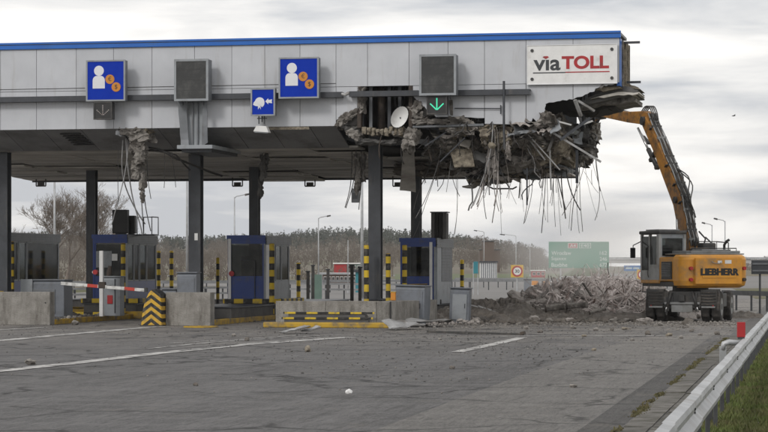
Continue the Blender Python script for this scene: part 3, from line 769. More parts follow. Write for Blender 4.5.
# rear and interior
cd = MB(); cdv = []
for x_, y_ in ((EL,BV+.05),(Ka(340),BV+.05),(Ka(425),7.5),(Ka(508),BR-3),(Ka(508),BR),(EL,BR)): cdv.append((x_,y_,zc(y_)+.14))
cd.add(cdv + [(a,b,c+.05) for a,b,c in cdv], [(5,4,3,2,1,0),(6,7,8,9,10,11)]).build('light_leak_cover', M['dark'], can)  # unseen dark sheet added above the ceiling to stop sky light leaking through
MB().box(EL, Ka(512), BR+.02, BR+.1, 5.27, ZT).build('rear_fascia', M['steel'], can)
tr = MB()
for i in range(18):
    a = EL + i*2.0
    if a > Ka(600): break
    for y in ((.6, 16) if a < Ka(480) else (.6, 6),):
        tr.beam((a,y[0],ZT-.3),(a,y[1],ZT-.3),.12,.24)
        if a < Ka(430): tr.beam((a,y[0]+.2,ZL-.1),(a,y[1],6.0),.12,.24)
        n = int((y[1]-y[0])/1.6)
        for k_ in range(n): tr.beam((a,y[0]+k_*1.6,6.3 if k_%2 else ZT-.4),(a,y[0]+(k_+1)*1.6,ZT-.4 if k_%2 else 6.3),.07)
tr.build('roof_truss', M['steel'], can)
for px in (362.5, 371, 389.5, 400):
    x = Ka(px, B0+.4); MB().box(x-.05,x+.05,.35,.45,6.2,7.75).build('stud', M['steel'] if px != 371 else M['greysteel'], can)
MB().tube([(Ka(376.5),.8,6.1),(Ka(376.5),.8,7.8)], .13, 10).build('duct', M['rebar'], can, smooth=True)
MB().box(Ka(357.5),Ka(411.5),.0,.12,7.60,7.66).build('hole_lintel', M['machdark'], can)
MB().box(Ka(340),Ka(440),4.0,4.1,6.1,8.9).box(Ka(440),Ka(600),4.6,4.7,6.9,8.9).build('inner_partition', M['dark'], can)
for x in (Ka(359), Ka(410.5)): MB().box(x-.06,x+.06,.0,.25,6.25,7.62).build('jamb', M['rebar'], can)

# columns
CB = 73.2
def column(px, B, ztop, zbase, w=.40, d=.40):
    x = pa(px, B)[0]-A0; y = B-B0; mb = MB()
    mb.box(x-w/2,x+w/2,y,y+.045,zbase,ztop).box(x-w/2,x+w/2,y+d-.045,y+d,zbase,ztop).box(x-.06,x+.06,y+.046,y+d-.046,zbase,ztop)
    mb.box(x-w/2-.08,x+w/2+.08,y-.08,y+d+.08,zbase,zbase+.04)
    o = mb.build('column', M['steel'], can); return x, y
for px in (1.5, 194.3, 374.3): column(px, CB, ZV+.3, .15)
column(374.3, CB-.001, 6.3, .80, .39)
for px in (-73, 90.5, 253.5, 415.5): column(px, 81.2, zc(81.2-B0)+.1, .15, .34, .34)
x = Ka(196, CB); MB().box(x-.05,x+.06,CB-B0-.012,CB-B0-.002,2.75,2.98).build('sticker', M['white'], can)

# steel cladding hung round the head of the second front column, with its ledge
def bent_sheet(pts, th, name, m, parent=can, amp=.04, seed=1):
    """a crumpled sheet: quad subdivided and displaced"""
    rng = random.Random(seed); mb = MB(); n = 7; vs = []
    p = [Vector(q) for q in pts]; nrm = (p[1]-p[0]).cross(p[3]-p[0]).normalized()
    for s_ in (0, 1):
        for j in range(n+1):
            for i in range(n+1):
                u, v = i/n, j/n
                q = p[0].lerp(p[1],u).lerp(p[3].lerp(p[2],u), v)
                dd = noise.noise(q*1.3+Vector((seed,0,0)))*amp*3
                ed = amp*.7 if (i in (0,n) or j in (0,n)) else 0
                vs.append(q + nrm*(dd + s_*th) + Vector((noise.noise(q*5)*ed,0,noise.noise(q*6+Vector((9,0,0)))*ed)))
    k_ = (n+1)**2; fs = []
    for j in range(n):
        for i in range(n):
            a = j*(n+1)+i; fs += [(a,a+1,a+n+2,a+n+1),(a+k_+n+1,a+k_+n+2,a+k_+1,a+k_)]
    b_ = [i for i in range(n+1)] + [j*(n+1)+n for j in range(1,n+1)] + [n*(n+1)+i for i in range(n-1,-1,-1)] + [j*(n+1) for j in range(n-1,0,-1)]
    for i in range(len(b_)):
        a, c = b_[i], b_[(i+1)%len(b_)]; fs.append((a,a+k_,c+k_,c))
    mb.add(vs, fs); return mb.build(name, M[m], parent)
def kp(px, py, B): a, z = Kz(px, py, B); return (a, B-B0, z)
Bf = B0-.42
bent_sheet([kp(181,146,Bf),kp(189,146,Bf),kp(186,101,Bf+.1),kp(178,101,Bf+.1)], .03, 'hanging_cladding', 'greysteel', seed=2, amp=.03)
bent_sheet([kp(189,146,Bf+.2),kp(203,146,Bf+.2),kp(203,101,Bf+.25),kp(187,101,Bf+.25)], .03, 'hanging_cladding', 'lightcab', seed=3, amp=.02)
bent_sheet([kp(202,146,Bf),kp(208,143,Bf),kp(207,101,Bf),kp(203,101,Bf)], .03, 'hanging_cladding', 'greysteel', seed=4, amp=.03)
for q in (192.5, 197.5): MB().beam(kp(q,146,Bf+.14),kp(q,102,Bf+.16),.05,.04).build('cladding_rib', M['greysteel'], can)
a_, z_ = Kz(196, 147, Bf-.05)
MB().box(a_-.60,a_+.56,Bf-.15-B0,CB+.5-B0,z_-.06,z_+.06).build('column_ledge', M['lightcab'], can, bevel=.01)
MB().box(a_-.50,a_+.48,Bf-B0+.05,CB+.4-B0,z_-.16,z_-.065).build('ledge_frame', M['steel'], can)

# ---------------------------------------------------------------- broken masses
def lump(px, py, wpx, hpx, B, dep, m='rubble', seed=0, name='broken_slab', parent=can, tilt=0.0, rough=.35, n=7):
    n = n+5
    a, z = Kz(px, py, B); s = F/pa(px,B)[1]; w, h = wpx/s, hpx/s
    mb = MB(); vs = []; idx = {}; fs = []
    def vid(i, j, k_):
        key = (i,j,k_)
        if key not in idx:
            p = Vector((i/n-.5, j/n-.5, k_/n-.5))*2
            q = p.copy(); L_ = max(abs(p.x),abs(p.y),abs(p.z)); q = p*(.62 + .38*L_/max(p.length,1e-6))
            c = Vector((q.x*w/2, q.y*dep/2, q.z*h/2))
            sc_ = 1.6
            nv = Vector((noise.noise(c*sc_+Vector((seed*3.1,0,0))), noise.noise(c*sc_+Vector((0,seed*2.7+50,0))), noise.noise(c*sc_+Vector((0,0,seed*1.9+90)))))
            nv += .55*Vector((noise.noise(c*5+Vector((seed,7,0))), noise.noise(c*5+Vector((0,seed,3))), noise.noise(c*5+Vector((5,0,seed)))))
            c += Vector((nv.x*w, nv.y*dep, nv.z*h))*rough*.6
            hf = noise.noise(c*9+Vector((seed,0,0))); hf2 = noise.noise(c*17+Vector((0,seed,0))); rdg = abs(noise.noise(c*4+Vector((0,0,seed))))
            c += p.normalized()*(hf*.09+hf2*.06-rdg*.16)*min(1,(w+h)*.9)
            c = Matrix.Rotation(tilt,3,'Y') @ c
            idx[key] = len(vs); vs.append(c + Vector((a, B-B0, z)))
        return idx[key]
    for u in range(n):
        for v in range(n):
            fs += [(vid(u,v,0),vid(u,v+1,0),vid(u+1,v+1,0),vid(u+1,v,0)),(vid(u,v,n),vid(u+1,v,n),vid(u+1,v+1,n),vid(u,v+1,n)),
                   (vid(u,0,v),vid(u+1,0,v),vid(u+1,0,v+1),vid(u,0,v+1)),(vid(u,n,v),vid(u,n,v+1),vid(u+1,n,v+1),vid(u+1,n,v)),
                   (vid(0,u,v),vid(0,u,v+1),vid(0,u+1,v+1),vid(0,u+1,v)),(vid(n,u,v),vid(n,u+1,v),vid(n,u+1,v+1),vid(n,u,v+1))]
    mb.add(vs, fs); return mb.build(name, M[m], parent)
# left hanging bit over the first opening (remains of a casing)
for i, (px, py, w, h, m_) in enumerate([(128,129,22,11,'rubble'),(141,134,24,14,'rubble'),(137,147,17,16,'rubble'),(141,158,11,18,'rubble'),(137,170,9,16,'rubble'),(143,180,6,22,'rubble'),(142,196,4,14,'rubble'),(150,128,14,10,'wool'),(121,133,7,8,'panel')]):
    lump(px, py, w, h, B0+.2+.1*(i%3), .5, m_, seed=i+1, n=5, rough=.5)
for i, (px, py, w, h, B) in enumerate([(263,168,6,32,74.5),(266,160,5,26,74.8),(261,186,5,20,74.6),(357,175,7,34,73.4),(363,168,5,28,73.6)]):
    lump(px, py, w, h, B, .4, 'plinth' if i<3 else 'rubble', seed=30+i, n=5, rough=.35)
# round the opening in the facade
for i, (px, py, w, h, tl, m_) in enumerate([(347,118,22,9,-.5,'rubble'),(343,123,18,9,-.35,'rubble'),(352,127,24,14,.7,'plinth'),(362,100,7,28,0,'rubble'),(356,135,18,10,.6,'rubble'),(378,142,46,5,0,'plinth'),
        (412,138,14,18,0,'rubble'),(416,107,12,14,.9,'rubble'),(421,116,15,10,.3,'rubble'),(431,122,34,6,0,'rubble'),(408,146,8,16,0,'rubble'),(402,134,16,7,0,'rubble')]):
    lump(px, py, w, h, B0+.15+.12*(i%3), .7, m_, seed=50+i, tilt=tl, n=6, rough=.42)
rb2 = random.Random(77)
px = 362.0
while px < 404:                      # course of exposed blocks under the opening
    w = rb2.uniform(4.2,6.4)
    lump(px+w/2, 131.5+rb2.uniform(-1.6,1.4), w, rb2.uniform(7,10), B0+.12+rb2.uniform(0,.12), .45, 'wool', seed=int(px*3), name='masonry_block', n=4, rough=.26)
    px += w-.2
# great torn mass on the right
mass = [(462,128,30,16,72),(452,140,26,16,72.5),(478,140,26,26,73),(503,137,40,24,72),(497,152,40,30,73.5),(530,134,34,26,71.8),(527,152,40,34,73),(552,128,24,26,71.6),(556,146,36,34,73),
        (576,140,28,30,74),(590,132,16,20,75),(584,152,22,20,75),(545,164,44,16,74),(512,170,44,14,75),(568,160,30,14,75),(480,166,36,16,76),(455,158,34,16,78),(536,120,22,12,73.5),
        (498,176,22,12,75),(477,177,12,14,75.5),(530,174,26,9,75.5),(437,150,26,12,76),(430,170,60,8,80),(470,152,90,22,82)]
for i, (px, py, w, h, B) in enumerate(mass):
    lump(px, py, w, h, B, 2.2 if B < 78 else 3.5, ('rubble','rubble','earth','wool','plinth')[i%5], seed=100+i, n=9, rough=.5)
# broken slab edges: long ragged layers through the mass
rl = random.Random(61)
for i in range(34):
    px, py, w, h, B = rl.choice(mass[:20]); cxp = px+rl.uniform(-.5,.5)*w; cyp = py+rl.uniform(-.5,.4)*h; ww = rl.uniform(14,34); hh = rl.uniform(1.6,4.2); tl = rl.uniform(-.35,.35)+(.25 if px > 550 else 0)
    BB = B-1.15+rl.uniform(-.25,.2); a, z = Kz(cxp, cyp, BB); s_ = F/pa(cxp,BB)[1]; ww /= s_; hh /= s_; n = 7
    top = [(-ww/2+ww*k_/n, hh/2+rl.uniform(-.05,.05)) for k_ in range(n+1)]; bot = [(-ww/2+ww*k_/n+rl.uniform(-.05,.05), -hh/2+rl.uniform(-.06,.06)) for k_ in range(n,-1,-1)]
    q = [(a+x*cos(tl)-y*sin(tl), z+x*sin(tl)+y*cos(tl)) for x, y in top+bot]
    o = MB().prism(q, BB-B0, BB-B0+rl.uniform(.5,1.2)).build(rl.choice(['broken_slab_edge','broken_slab_edge','torn_panel']), M[rl.choice(['rubble','palerubble','rubble','wool','greysteel','machdark','lightcab'])], can); fixn(o)
for i in range(16):
    px, py, w, h, B = rl.choice(mass[:20]); x_, y_ = px+rl.uniform(-.5,.5)*w, py+rl.uniform(-.4,.5)*h; BB = B-1.3; wq, hq = rl.uniform(6,15), rl.uniform(5,13); tq = rl.uniform(-4,4)
    bent_sheet([kp(x_,y_+hq,BB),kp(x_+wq,y_+hq+tq,BB+.2),kp(x_+wq+tq,y_+tq,BB+.5),kp(x_+tq*.5,y_,BB+.3)], .03, 'torn_sheet', rl.choice(['sheet','greysteel','ceil','lightcab','soffit']), seed=200+i, amp=.07)
rc = random.Random(41)
def in_mass():
    px, py, w, h, B = rc.choice(mass[:24]); return px+rc.uniform(-.5,.5)*w, py+rc.uniform(-.5,.5)*h, B-1.0+rc.uniform(-.3,.6)
for i in range(95):
    px, py, B = in_mass(); a, z = Kz(px, py, B)
    MB().rock((a,B-B0,z), rc.uniform(.06,.20), rc, rc.uniform(.5,1), sub=(i%3==0)).build('concrete_chunk', M[rc.choice(['rubble','palerubble','wool','earth'])], can)
# soffit panel dangling, beams and struts sticking out
bent_sheet([kp(455,168,B0+.6),kp(475,167,B0+.5),kp(472,149,B0+.9),kp(450,150,B0+.9)], .05, 'hanging_soffit_panel', 'wool', seed=9, amp=.015)
bent_sheet([kp(400,190,75.5),kp(416,192,75.5),kp(414,142,75.2),kp(404,142,75.2)], .04, 'hanging_panel', 'ceil', seed=10, amp=.02)
for i, (p, q, w, m_) in enumerate([((575,100),(581,116),.10,'sheet'),((578,101),(594,111),.10,'sheet'),((556,121),(571,125),.07,'white'),((583,124),(592,121),.07,'white'),((545,128),(601,162),.09,'palecable'),
        ((548,152),(560,118),.08,'plinth'),((520,128),(545,160),.06,'palecable'),((540,118),(572,140),.08,'rubble'),((560,140),(590,118),.12,'steel'),((500,118),(520,148),.07,'rebar'),((470,122),(500,134),.07,'steel'),
        ((420,126),(470,136),.08,'steel'),((425,146),(446,132),.06,'steel'),((527,168),(527,205),.05,'steel'),((577,150),(577,183),.09,'steel'),((550,150),(551,190),.05,'palecable'),((600,88),(608,80),.07,'sheet'),((515,120),(560,170),.05,'palecable'),
        ((430,129),(415,128),.08,'steel'),((437,115),(439,140),.10,'steel'),((451,100),(453,135),.09,'rubble'),((465,138),(440,162),.05,'steel')]):
    B = B0-.1+.15*(i%4)
    MB().beam(kp(p[0],p[1],B),kp(q[0],q[1],B+.3),w,w*.7).build('bent_strut', M[m_], can)
# torn roof sheets projecting at the right end
for i, (pts, B, dep, m_) in enumerate([
        ([(577,103),(592,96),(607,89),(622,86),(638,90),(637,95),(612,99),(590,104)], B0+.5, 2.4, 'plinth'),
        ([(575,108),(600,100),(630,95),(636,98),(636,102),(600,105),(582,110)], B0+.9, 2.4, 'rubble'),
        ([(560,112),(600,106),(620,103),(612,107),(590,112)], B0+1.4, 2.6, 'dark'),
        ([(594,90),(604,84),(612,80.5),(617,86),(622,88),(606,91)], B0+.15, .6, 'wool'),
        ([(619,83),(630,84),(640,89),(626,90)], B0+.9, 1.8, 'wool'),
        ([(590,99),(618,92),(639,92),(638,94),(618,95)], B0+.3, 2.0, 'ceil')]):
    q = [Kz(x, y, B) for x, y in pts]; out = []
    for k_ in range(len(q)): out.append(q[k_]); out += jag(q[k_], q[(k_+1)%len(q)], 4, .03, R)
    fixn(MB().prism(out, B-B0, B-B0+dep).build('torn_roof_sheet', M[m_], can))
# hanging bars, wires and conduits
rh = random.Random(12)
def hang(px, py, L_, B, r, m_, curl=1.0, name='hanging_wire', drift=0.0):
    a, z = Kz(px, py, B); s = F/pa(px,B)[1]; n = max(5, int(L_/4)); p = Vector((a, B-B0, z)); pts = [p.copy()]
    d = Vector((rh.gauss(0,.25)*curl+drift, rh.gauss(0,.15), -1)); w = Vector((rh.gauss(0,.2)*curl,0,0))
    for i in range(n):
        w += Vector((rh.gauss(0,.12)*curl, rh.gauss(0,.05), rh.gauss(0,.05)*curl)); d = (d + w*.35).normalized()
        if d.z > .2: d.z = .2
        d.z -= .12; p = p + d.normalized()*(L_/s/n); pts.append(p.copy())
    MB().tube(pts, r, 5).build(name, M[m_], can, smooth=True)
for px, py, L_, r, m_ in [(123,140,95,.022,'palecable'),(126,138,100,.022,'palecable'),(128,140,88,.018,'palecable'),(141,190,45,.016,'cable'),(144,190,42,.016,'cable'),(147,150,50,.012,'cable'),(133,142,40,.012,'cable'),(164,150,38,.010,'cable'),(172,152,36,.010,'cable'),(118,150,55,.010,'cable')]:
    hang(px, py, L_, B0+.5, r, m_, .22)
for px in (352,356,361): hang(px, 150, 60, 73.2, .014, 'cable', .3)
pts = [kp(150,150,71.6),kp(165,152,71.6),kp(175,158,71.7),kp(188,163,72.2),kp(210,172,73),kp(222,176,73.5)]
MB().tube(pts, .035, 6).build('sagging_cable', M['cable'], can, smooth=True)
pts = [kp(146,147,71.6),kp(158,149,71.6),kp(176,155,71.7),kp(186,166,72.0),kp(190,170,72.5)]
MB().tube(pts, .028, 6).build('sagging_cable', M['cable'], can, smooth=True)
for i in range(54):
    px = rh.choice([rh.uniform(415,600), rh.uniform(480,600), rh.uniform(500,560)])
    py = 142+rh.uniform(0,36); L_ = rh.choice([10,14,22,36,50,66])*rh.uniform(.7,1.2)
    L_ = min(L_, 236-py)
    hang(px, py, L_, rh.uniform(72,77), rh.choice([.006,.008,.010,.014,.020]), rh.choice(['rebar','rebar','cable','cable','palecable','rubble']), (rh.uniform(.15,.4) if L_ > 28 else rh.uniform(.6,1.8)), name=rh.choice(['hanging_wire','hanging_rebar']))
for i in range(13):
    px = rh.choice([rh.uniform(430,470),rh.uniform(520,600),rh.uniform(575,600)]); hang(px, 135+rh.uniform(0,30), rh.uniform(55,88), rh.uniform(71.5,75), rh.choice([.006,.009,.012]), rh.choice(['cable','rebar','palecable']), rh.uniform(.25,.55))
for i in range(15):
    px = rh.uniform(486,500); hang(px, 124+rh.uniform(0,12), rh.uniform(30,95), B0+rh.uniform(-.1,.4), rh.choice([.008,.012,.020]), rh.choice(['palecable','palerubble','palerubble','cable']), .35)
for px, py, w, h in ((492,150,8,44),(495,165,6,24),(488,138,7,20),(508,145,5,30)): lump(px, py, w, h, B0+.3, .3, 'palerubble', seed=int(px), n=6, rough=.5)
for i in range(14):
    px = rh.uniform(372,600); hang(px, 128+rh.uniform(0,14), rh.uniform(16,50), B0+rh.uniform(0,.5), rh.choice([.01,.014,.02]), rh.choice(['rebar','cable']), 1.5, name='hanging_rebar')
for i in range(26):                     # tangled loops inside the mass
    px, py, B = in_mass(); a, z = Kz(px, py, B-.4); p = Vector((a, B-.4-B0, z)); pts = [p.copy()]; d = Vector((rh.gauss(0,1),rh.gauss(0,.4),rh.gauss(0,1))).normalized()
    for _ in range(9): d = (d+Vector((rh.gauss(0,.5),rh.gauss(0,.3),rh.gauss(0,.5)-.1))).normalized(); p = p+d*.16; pts.append(p.copy())
    MB().tube(pts, rh.choice([.012,.018,.026]), 5).build('tangled_bar', M[rh.choice(['rebar','palecable','cable'])], can, smooth=True)

# ================================================================ SIGNS ON THE FACADE
def fthing(name, label, cat, px, py, B, group=None):
    a, z = paz(px, py, B); return thing(name, label, cat, T(a, B, z), -TH, group)
def signbox(name, label, px0, px1, py0, py1, face, dep=.28, B=B0-.62, frame='lightcab', fw=.05, side='greysteel', group=None, cat='sign'):
    """a boxed sign in local coordinates: x across, z up, face towards -y"""
    px, py = (px0+px1)/2, (py0+py1)/2
    r = fthing(name, label, cat, px, py, B, group); s = F/pa(px,B)[1]; w, h = (px1-px0)/s, (py1-py0)/s
    MB().box(-w/2+.01,w/2-.01,.02,dep,-h/2+.01,h/2-.01).build('housing', M[side], r, bevel=.012)
    f = MB().box(-w/2,w/2,-.03,.019,h/2-fw,h/2).box(-w/2,w/2,-.03,.019,-h/2,-h/2+fw).box(-w/2,-w/2+fw,-.03,.019,-h/2+fw,h/2-fw).box(w/2-fw,w/2,-.03,.019,-h/2+fw,h/2-fw)
    f.build('frame', M[frame], r)
    MB().box(-w/2+fw,w/2-fw,-.012,.018,-h/2+fw,h/2-fw).build('face', M[face], r)
    for sx in (-.3,.3): MB().box(sx*w-.03,sx*w+.03,dep,dep+.13,-h*.3,h*.3).build('bracket', M['steel'], r)
    return r, w, h
def disc(mb, cx, cz, r, y0, y1, n=28, sx=1.0):
    return mb.prism([(cx+cos(2*pi*k/n)*r*sx, cz+sin(2*pi*k/n)*r) for k in range(n)], y1, y0)
def person_sign(px0, px1, py0, py1, label):
    r, w, h = signbox('payment_sign', label, px0, px1, py0, py1, 'signblue', group='blue attendant and coins signs on the facade')
    disc(MB(), -.17*w, .24*h, .125*w, -.02, -.012).build('person_head', M['signwhite'], r)
    q = []
    x0, x1, zb, zt, rr = -.33*w, -.02*w, -.19*h, .115*h, .11*w
    q = [(x0,zb),(x1,zb)] + [(x1-rr*.9+cos(t)*rr*.9, zt-rr+sin(t)*rr) for t in [i*pi/2/6 for i in range(7)]] + [(x0+rr*.9+cos(t)*rr*.9, zt-rr+sin(t)*rr) for t in [pi/2+i*pi/2/6 for i in range(7)]]
    MB().prism(q, -.020, -.012).build('person_body', M['signwhite'], r)
    for cx, cz, ch, dz in ((.11*w,.03*h,"€",0),(.27*w,-.16*h,"$",.006)):
        c = disc(MB(), cx, cz, .115*w, -.022-dz, -.012).build('coin', M['coin'], r)
        t_ = text('coin_symbol', ch, .15*w, M['black'], c, (cx, -.024-dz, cz), (pi/2,0,0), .001)
person_sign(85.3,126.2,60.0,101.2,'blue attendant and coins sign above the unlit arrow box, left one of the pair')
person_sign(278.2,319.4,57.2,98.4,'blue attendant and coins sign beside the small blue truck sign')
# truck / arrow sign
r, w, h = signbox('lane_sign', 'small square blue sign with white rounded shape and left arrow', 250.4,275.6,88.0,116.0,'signblue',dep=.22)
q = [(-.40*w,-.10*h),(-.38*w,-.02*h)] + [(-.13*w+cos(t)*.20*w, -.02*h+sin(t)*.19*h) for t in [pi*.9-i*pi*1.25/12 for i in range(13)]] + [(-.02*w,-.18*h),(-.10*w,-.14*h),(-.08*w,-.27*h),(-.14*w,-.18*h),(-.20*w,-.27*h),(-.20*w,-.15*h),(-.30*w,-.14*h)]
fixn(MB().prism(q, -.020, -.012).build('pictogram', M['signwhite'], r))
q = [(.10*w,.02*h),(.22*w,.13*h),(.22*w,.07*h),(.38*w,.09*h),(.36*w,.02*h),(.38*w,-.05*h),(.22*w,-.03*h),(.22*w,-.09*h)]
fixn(MB().prism(q, -.020, -.012).build('arrow', M['signwhite'], r))
r = fthing('floodlight', 'pale floodlight hanging under the small blue sign', 'floodlight', 262, 122, B0-.5)
MB().box(-.02,.02,0,.04,.0,.26).box(-.16,.16,0,.04,.10,.13).box(-.12,-.09,0,.04,-.06,.22).box(.06,.09,0,.04,-.06,.22).build('bracket', M['steel'], r)
MB().prism([(-.26,-.30),(.24,-.34),(.16,-.14),(-.16,-.12)], -.1, .2).build('lamp_housing', M['white'], r, bevel=.01)
MB().prism([(-.24,-.31),(.22,-.35),(.20,-.36),(-.22,-.33)], -.1, .2).build('lens', M['lightcab'], r)
# matrix boards
for (a_, b_, c_, d_, lab) in ((173.6,209,59,101,'dark blank message board hung above the grey clad column'),(419,456.4,54.2,95.4,'dark blank message board above the lit green arrow')):
    r, w, h = signbox('message_board', lab, a_, b_, c_, d_, 'screen', dep=.45, fw=.07, frame='lightcab', cat='message board', group='dark message boards on the facade', B=B0-.75)
    for i in range(1,4): MB().box(-w/2+.08,w/2-.08,-.014,-.012,-h/2+h*i/4-.004,-h/2+h*i/4+.004).build('module_joint', M['black'], r)
    for sx in (-.3,.3): MB().box(w*sx-.02,w*sx+.02,.1,.2,-h/2-.12,-h/2).build('hanger', M['steel'], r)
# lane arrows
def arrow_sign(px0,px1,py0,py1,label,lit):
    r, w, h = signbox('lane_signal', label, px0,px1,py0,py1,'black',dep=.3,frame='machdark',fw=.04,side='machdark',cat='lane signal',B=B0-.66, group='square lane arrow signals under the rail')
    mb = MB(); m_ = M['led'] if lit else M['scrap']; rr = .021 if lit else .012
    P_ = [(0,.30*h-i*.075*h) for i in range(8)] + [(s*i*.062*w, -.28*h+i*.062*h) for i in range(1,6) for s in (-1,1)]
    if lit: P_ += [(s*(i+.5)*.062*w, -.28*h+(i+.5)*.062*h) for i in range(0,5) for s in (-1,1)] + [(0,.26*h-i*.075*h) for i in range(7)]
    for x, z in P_: disc(mb, x, z, rr, -.018, -.012, 8)
    o = mb.build('arrow_lights', m_, r)
arrow_sign(93.2,112.6,101.8,119.6,'unlit black arrow box below the left attendant sign',False)
arrow_sign(426.6,447.2,94.6,114.4,'black signal box with lit green downward arrow',True)
# company board
r, w, h = signbox('company_sign', 'large white board lettered viaTOLL at the right end of the facade', 526.4,617.4,44.4,84.2,'white',dep=.02,B=B0-.09,frame='signwhite',fw=.02,side='white')
for ch in list(r.children):
    if ch.name.startswith('bracket'): bpy.data.objects.remove(ch)
for sx in (-.44,.44):
    for sz in (-.36,.36): disc(MB(), sx*w, sz*h, .05, -.035, -.012).build('bolt', M['machdark'], r)
M['ink'] = mat("dark_ink", (.03,.035,.04), (.04,.045,.05), 3, .5)
fit(text('lettering', 'vıa', .86, M['ink'], r, (0,-.016,0), (pi/2,0,0), .003, .018, space=1.0), -.275*w, -.01*h, .30*w, .275*h)
fit(text('lettering', 'TOLL', .76, M['red'], r, (0,-.016,0), (pi/2,0,0), .003, .028), .148*w, .045*h, .52*w, .33*h)
MB().box(-.43*w,-.07*w,-.020,-.012,-.215*h,-.190*h).build('underline', M['ink'], r)
MB().box(-.07*w,.415*w,-.020,-.012,-.21*h,-.185*h).build('underline', M['red'], r)
MB().prism([(-.335*w,.19*h),(-.30*w,.14*h),(-.265*w,.19*h),(-.28*w,.215*h),(-.32*w,.215*h)], -.022, -.012).build('emblem_dot', M['red'], r).location = (.012*w,0,0)
# dish in the opening
r = fthing('satellite_dish', 'white oval dish tilted in the hole in the facade', 'dish', 399.5, 117, B0-.1)
mb = MB(); n = 20; vs = [(0,.10,0)]; 
for j, rr in enumerate((.12,.24,.34)):
    vs += [(cos(2*pi*k_/n)*rr, .10-(rr**2)*.9, sin(2*pi*k_/n)*rr) for k_ in range(n)]
fs = [(0,1+k_,1+(k_+1)%n) for k_ in range(n)]
for j in range(2): fs += [(1+j*n+k_,1+(j+1)*n+k_,1+(j+1)*n+(k_+1)%n,1+j*n+(k_+1)%n) for k_ in range(n)]
vs2 = [(x,y+.02,z) for x,y,z in vs]; mb.add(vs, fs); mb.add(vs2, [tuple(reversed(f)) for f in fs])
o = mb.build('reflector', M['white'], r, smooth=True); o.rotation_euler = (.15,.5,.35); o.scale = (.72,1,1.05)
MB().tube([(0,.1,0),(.05,.2,-.2),(.05,.3,-.4)], .025, 6).build('bracket', M['steel'], r)
# small lane lamps hung under the rear edge
for i, (px, lab) in enumerate(((41,'small signal lamp frame under the rear canopy edge, left of the first rear column'),(237.5,'small signal lamp frame under the rear canopy edge beside the second rear column'),(310,'small signal lamp frame under the canopy edge left of the tall front column'),(398,'small signal lamp frame under the canopy edge right of the tall front column'))):
    B = 87.0; r = fthing('signal_frame', lab, 'lamp', px, 181, B, 'small lamp frames under the rear edge of the canopy'); zz = r.location.z
    up = zc(B-B0) - zz + .02
    MB().beam((-.2,0,-.2),(.2,0,-.2),.05).beam((-.2,0,-.2),(-.2,0,up),.04).beam((.2,0,-.2),(.2,0,up),.04).build('frame', M['machdark'], r)
    MB().rbox((0,0,-.12),(.26,.12,.14)).build('lamp', M['machdark'], r)
r = fthing('junction_box', 'grey box dangling from the canopy beside the banded post', 'box', 355.5, 196, 75)
MB().box(-.12,.13,-.1,.1,-.22,.25).build('box_body', M['lightcab'], r, bevel=.01); MB().tube([(0,0,.25),(.02,0,.6),(0,0,1.2)], .015, 5).build('cable', M['cable'], r)
MB().box(-.08,.09,-.112,-.1,-.1,.1).build('cover', M['greysteel'], r)
# ================================================================ TOLL ISLANDS, BOOTHS, BARRIERS
def tt(name, label, cat, px, B, z=0.0, group=None):
    """thing standing at facade coordinate under pixel px on the plane B of the plaza frame"""
    return thing(name, label, cat, T(pa(px, B)[0], B, z), -TH, group)
def ta(name, label, cat, a, B, z=0.0, group=None): return thing(name, label, cat, T(a, B, z), -TH, group)
IB = 70.2                                   # plane of the island noses
def iA(px): return pa(px, IB+.4)[0]
islands = [(-66, -115+2, -0), (-2, 50, 1), (143, 210, 2), (272, 387, 3)]
isl_b1 = 95.0
for i, (l, r_, _) in enumerate([(-183,-117,0),(-16,50,1),(143,210,2),(272,388,3)]):
    al, ar = iA(l), iA(r_)
    if i == 3: al_far = ar - 2.3
    b0 = IB + .9
    root = ta('toll_island', ['low toll island left of the leftmost booth','low toll island with yellow kerb behind the leftmost concrete block','toll island behind the chevron nose carrying the middle booth','toll island behind the stepped concrete block carrying the right booth'][i], 'traffic island', ar, b0, 0, 'raised toll islands between the lanes')
    w = ar - al
    MB().box(-w+.12,-.12,.12,isl_b1-b0-.1,0,.15).build('island_base', M['plinth'], root)
    L_ = isl_b1-b0; nk = 12
    for k_ in range(nk):
        y0, y1 = L_*k_/nk+.01, L_*(k_+1)/nk-.01
        MB().box(-.12+.003,0,y0,y1,0,.17+R.uniform(-.008,.008)).build('kerb_stone', M['yellow'], root, bevel=.012)
    for k_ in range(2):
        MB().box(-w+k_*w/2+.01,-w+(k_+1)*w/2-.01,-.0,.117,0,.168).build('kerb_stone', M['yellow'], root, bevel=.012)
    # raised plinth under the booth with banded edge beam
    pw = min(w, 2.25); y0 = 80.2-b0
    MB().box(-pw+.10,-.14,y0 if i != 2 else 2.6,L_-3,.151,.50).build('plinth', M['plinth'], root, bevel=.02)
    MB().box(-pw+.05,-.09,(y0 if i != 2 else 2.6)-.03,L_-3,.501,.545).build('plinth_top', M['steel'], root)
    if i:
        MB().box(-pw/2,pw/2,-.07,.07,0,.17).build('edge_beam', M['kerbstripe'], root, loc=(-pw/2-.02,y0+.10,.546), bevel=.02)
        MB().box(-1.7,1.7,-.07,.07,0,.17).build('edge_beam', M['kerbstripe'], root, loc=(-.22,y0+2.2,.546), rotz=pi/2, bevel=.02)

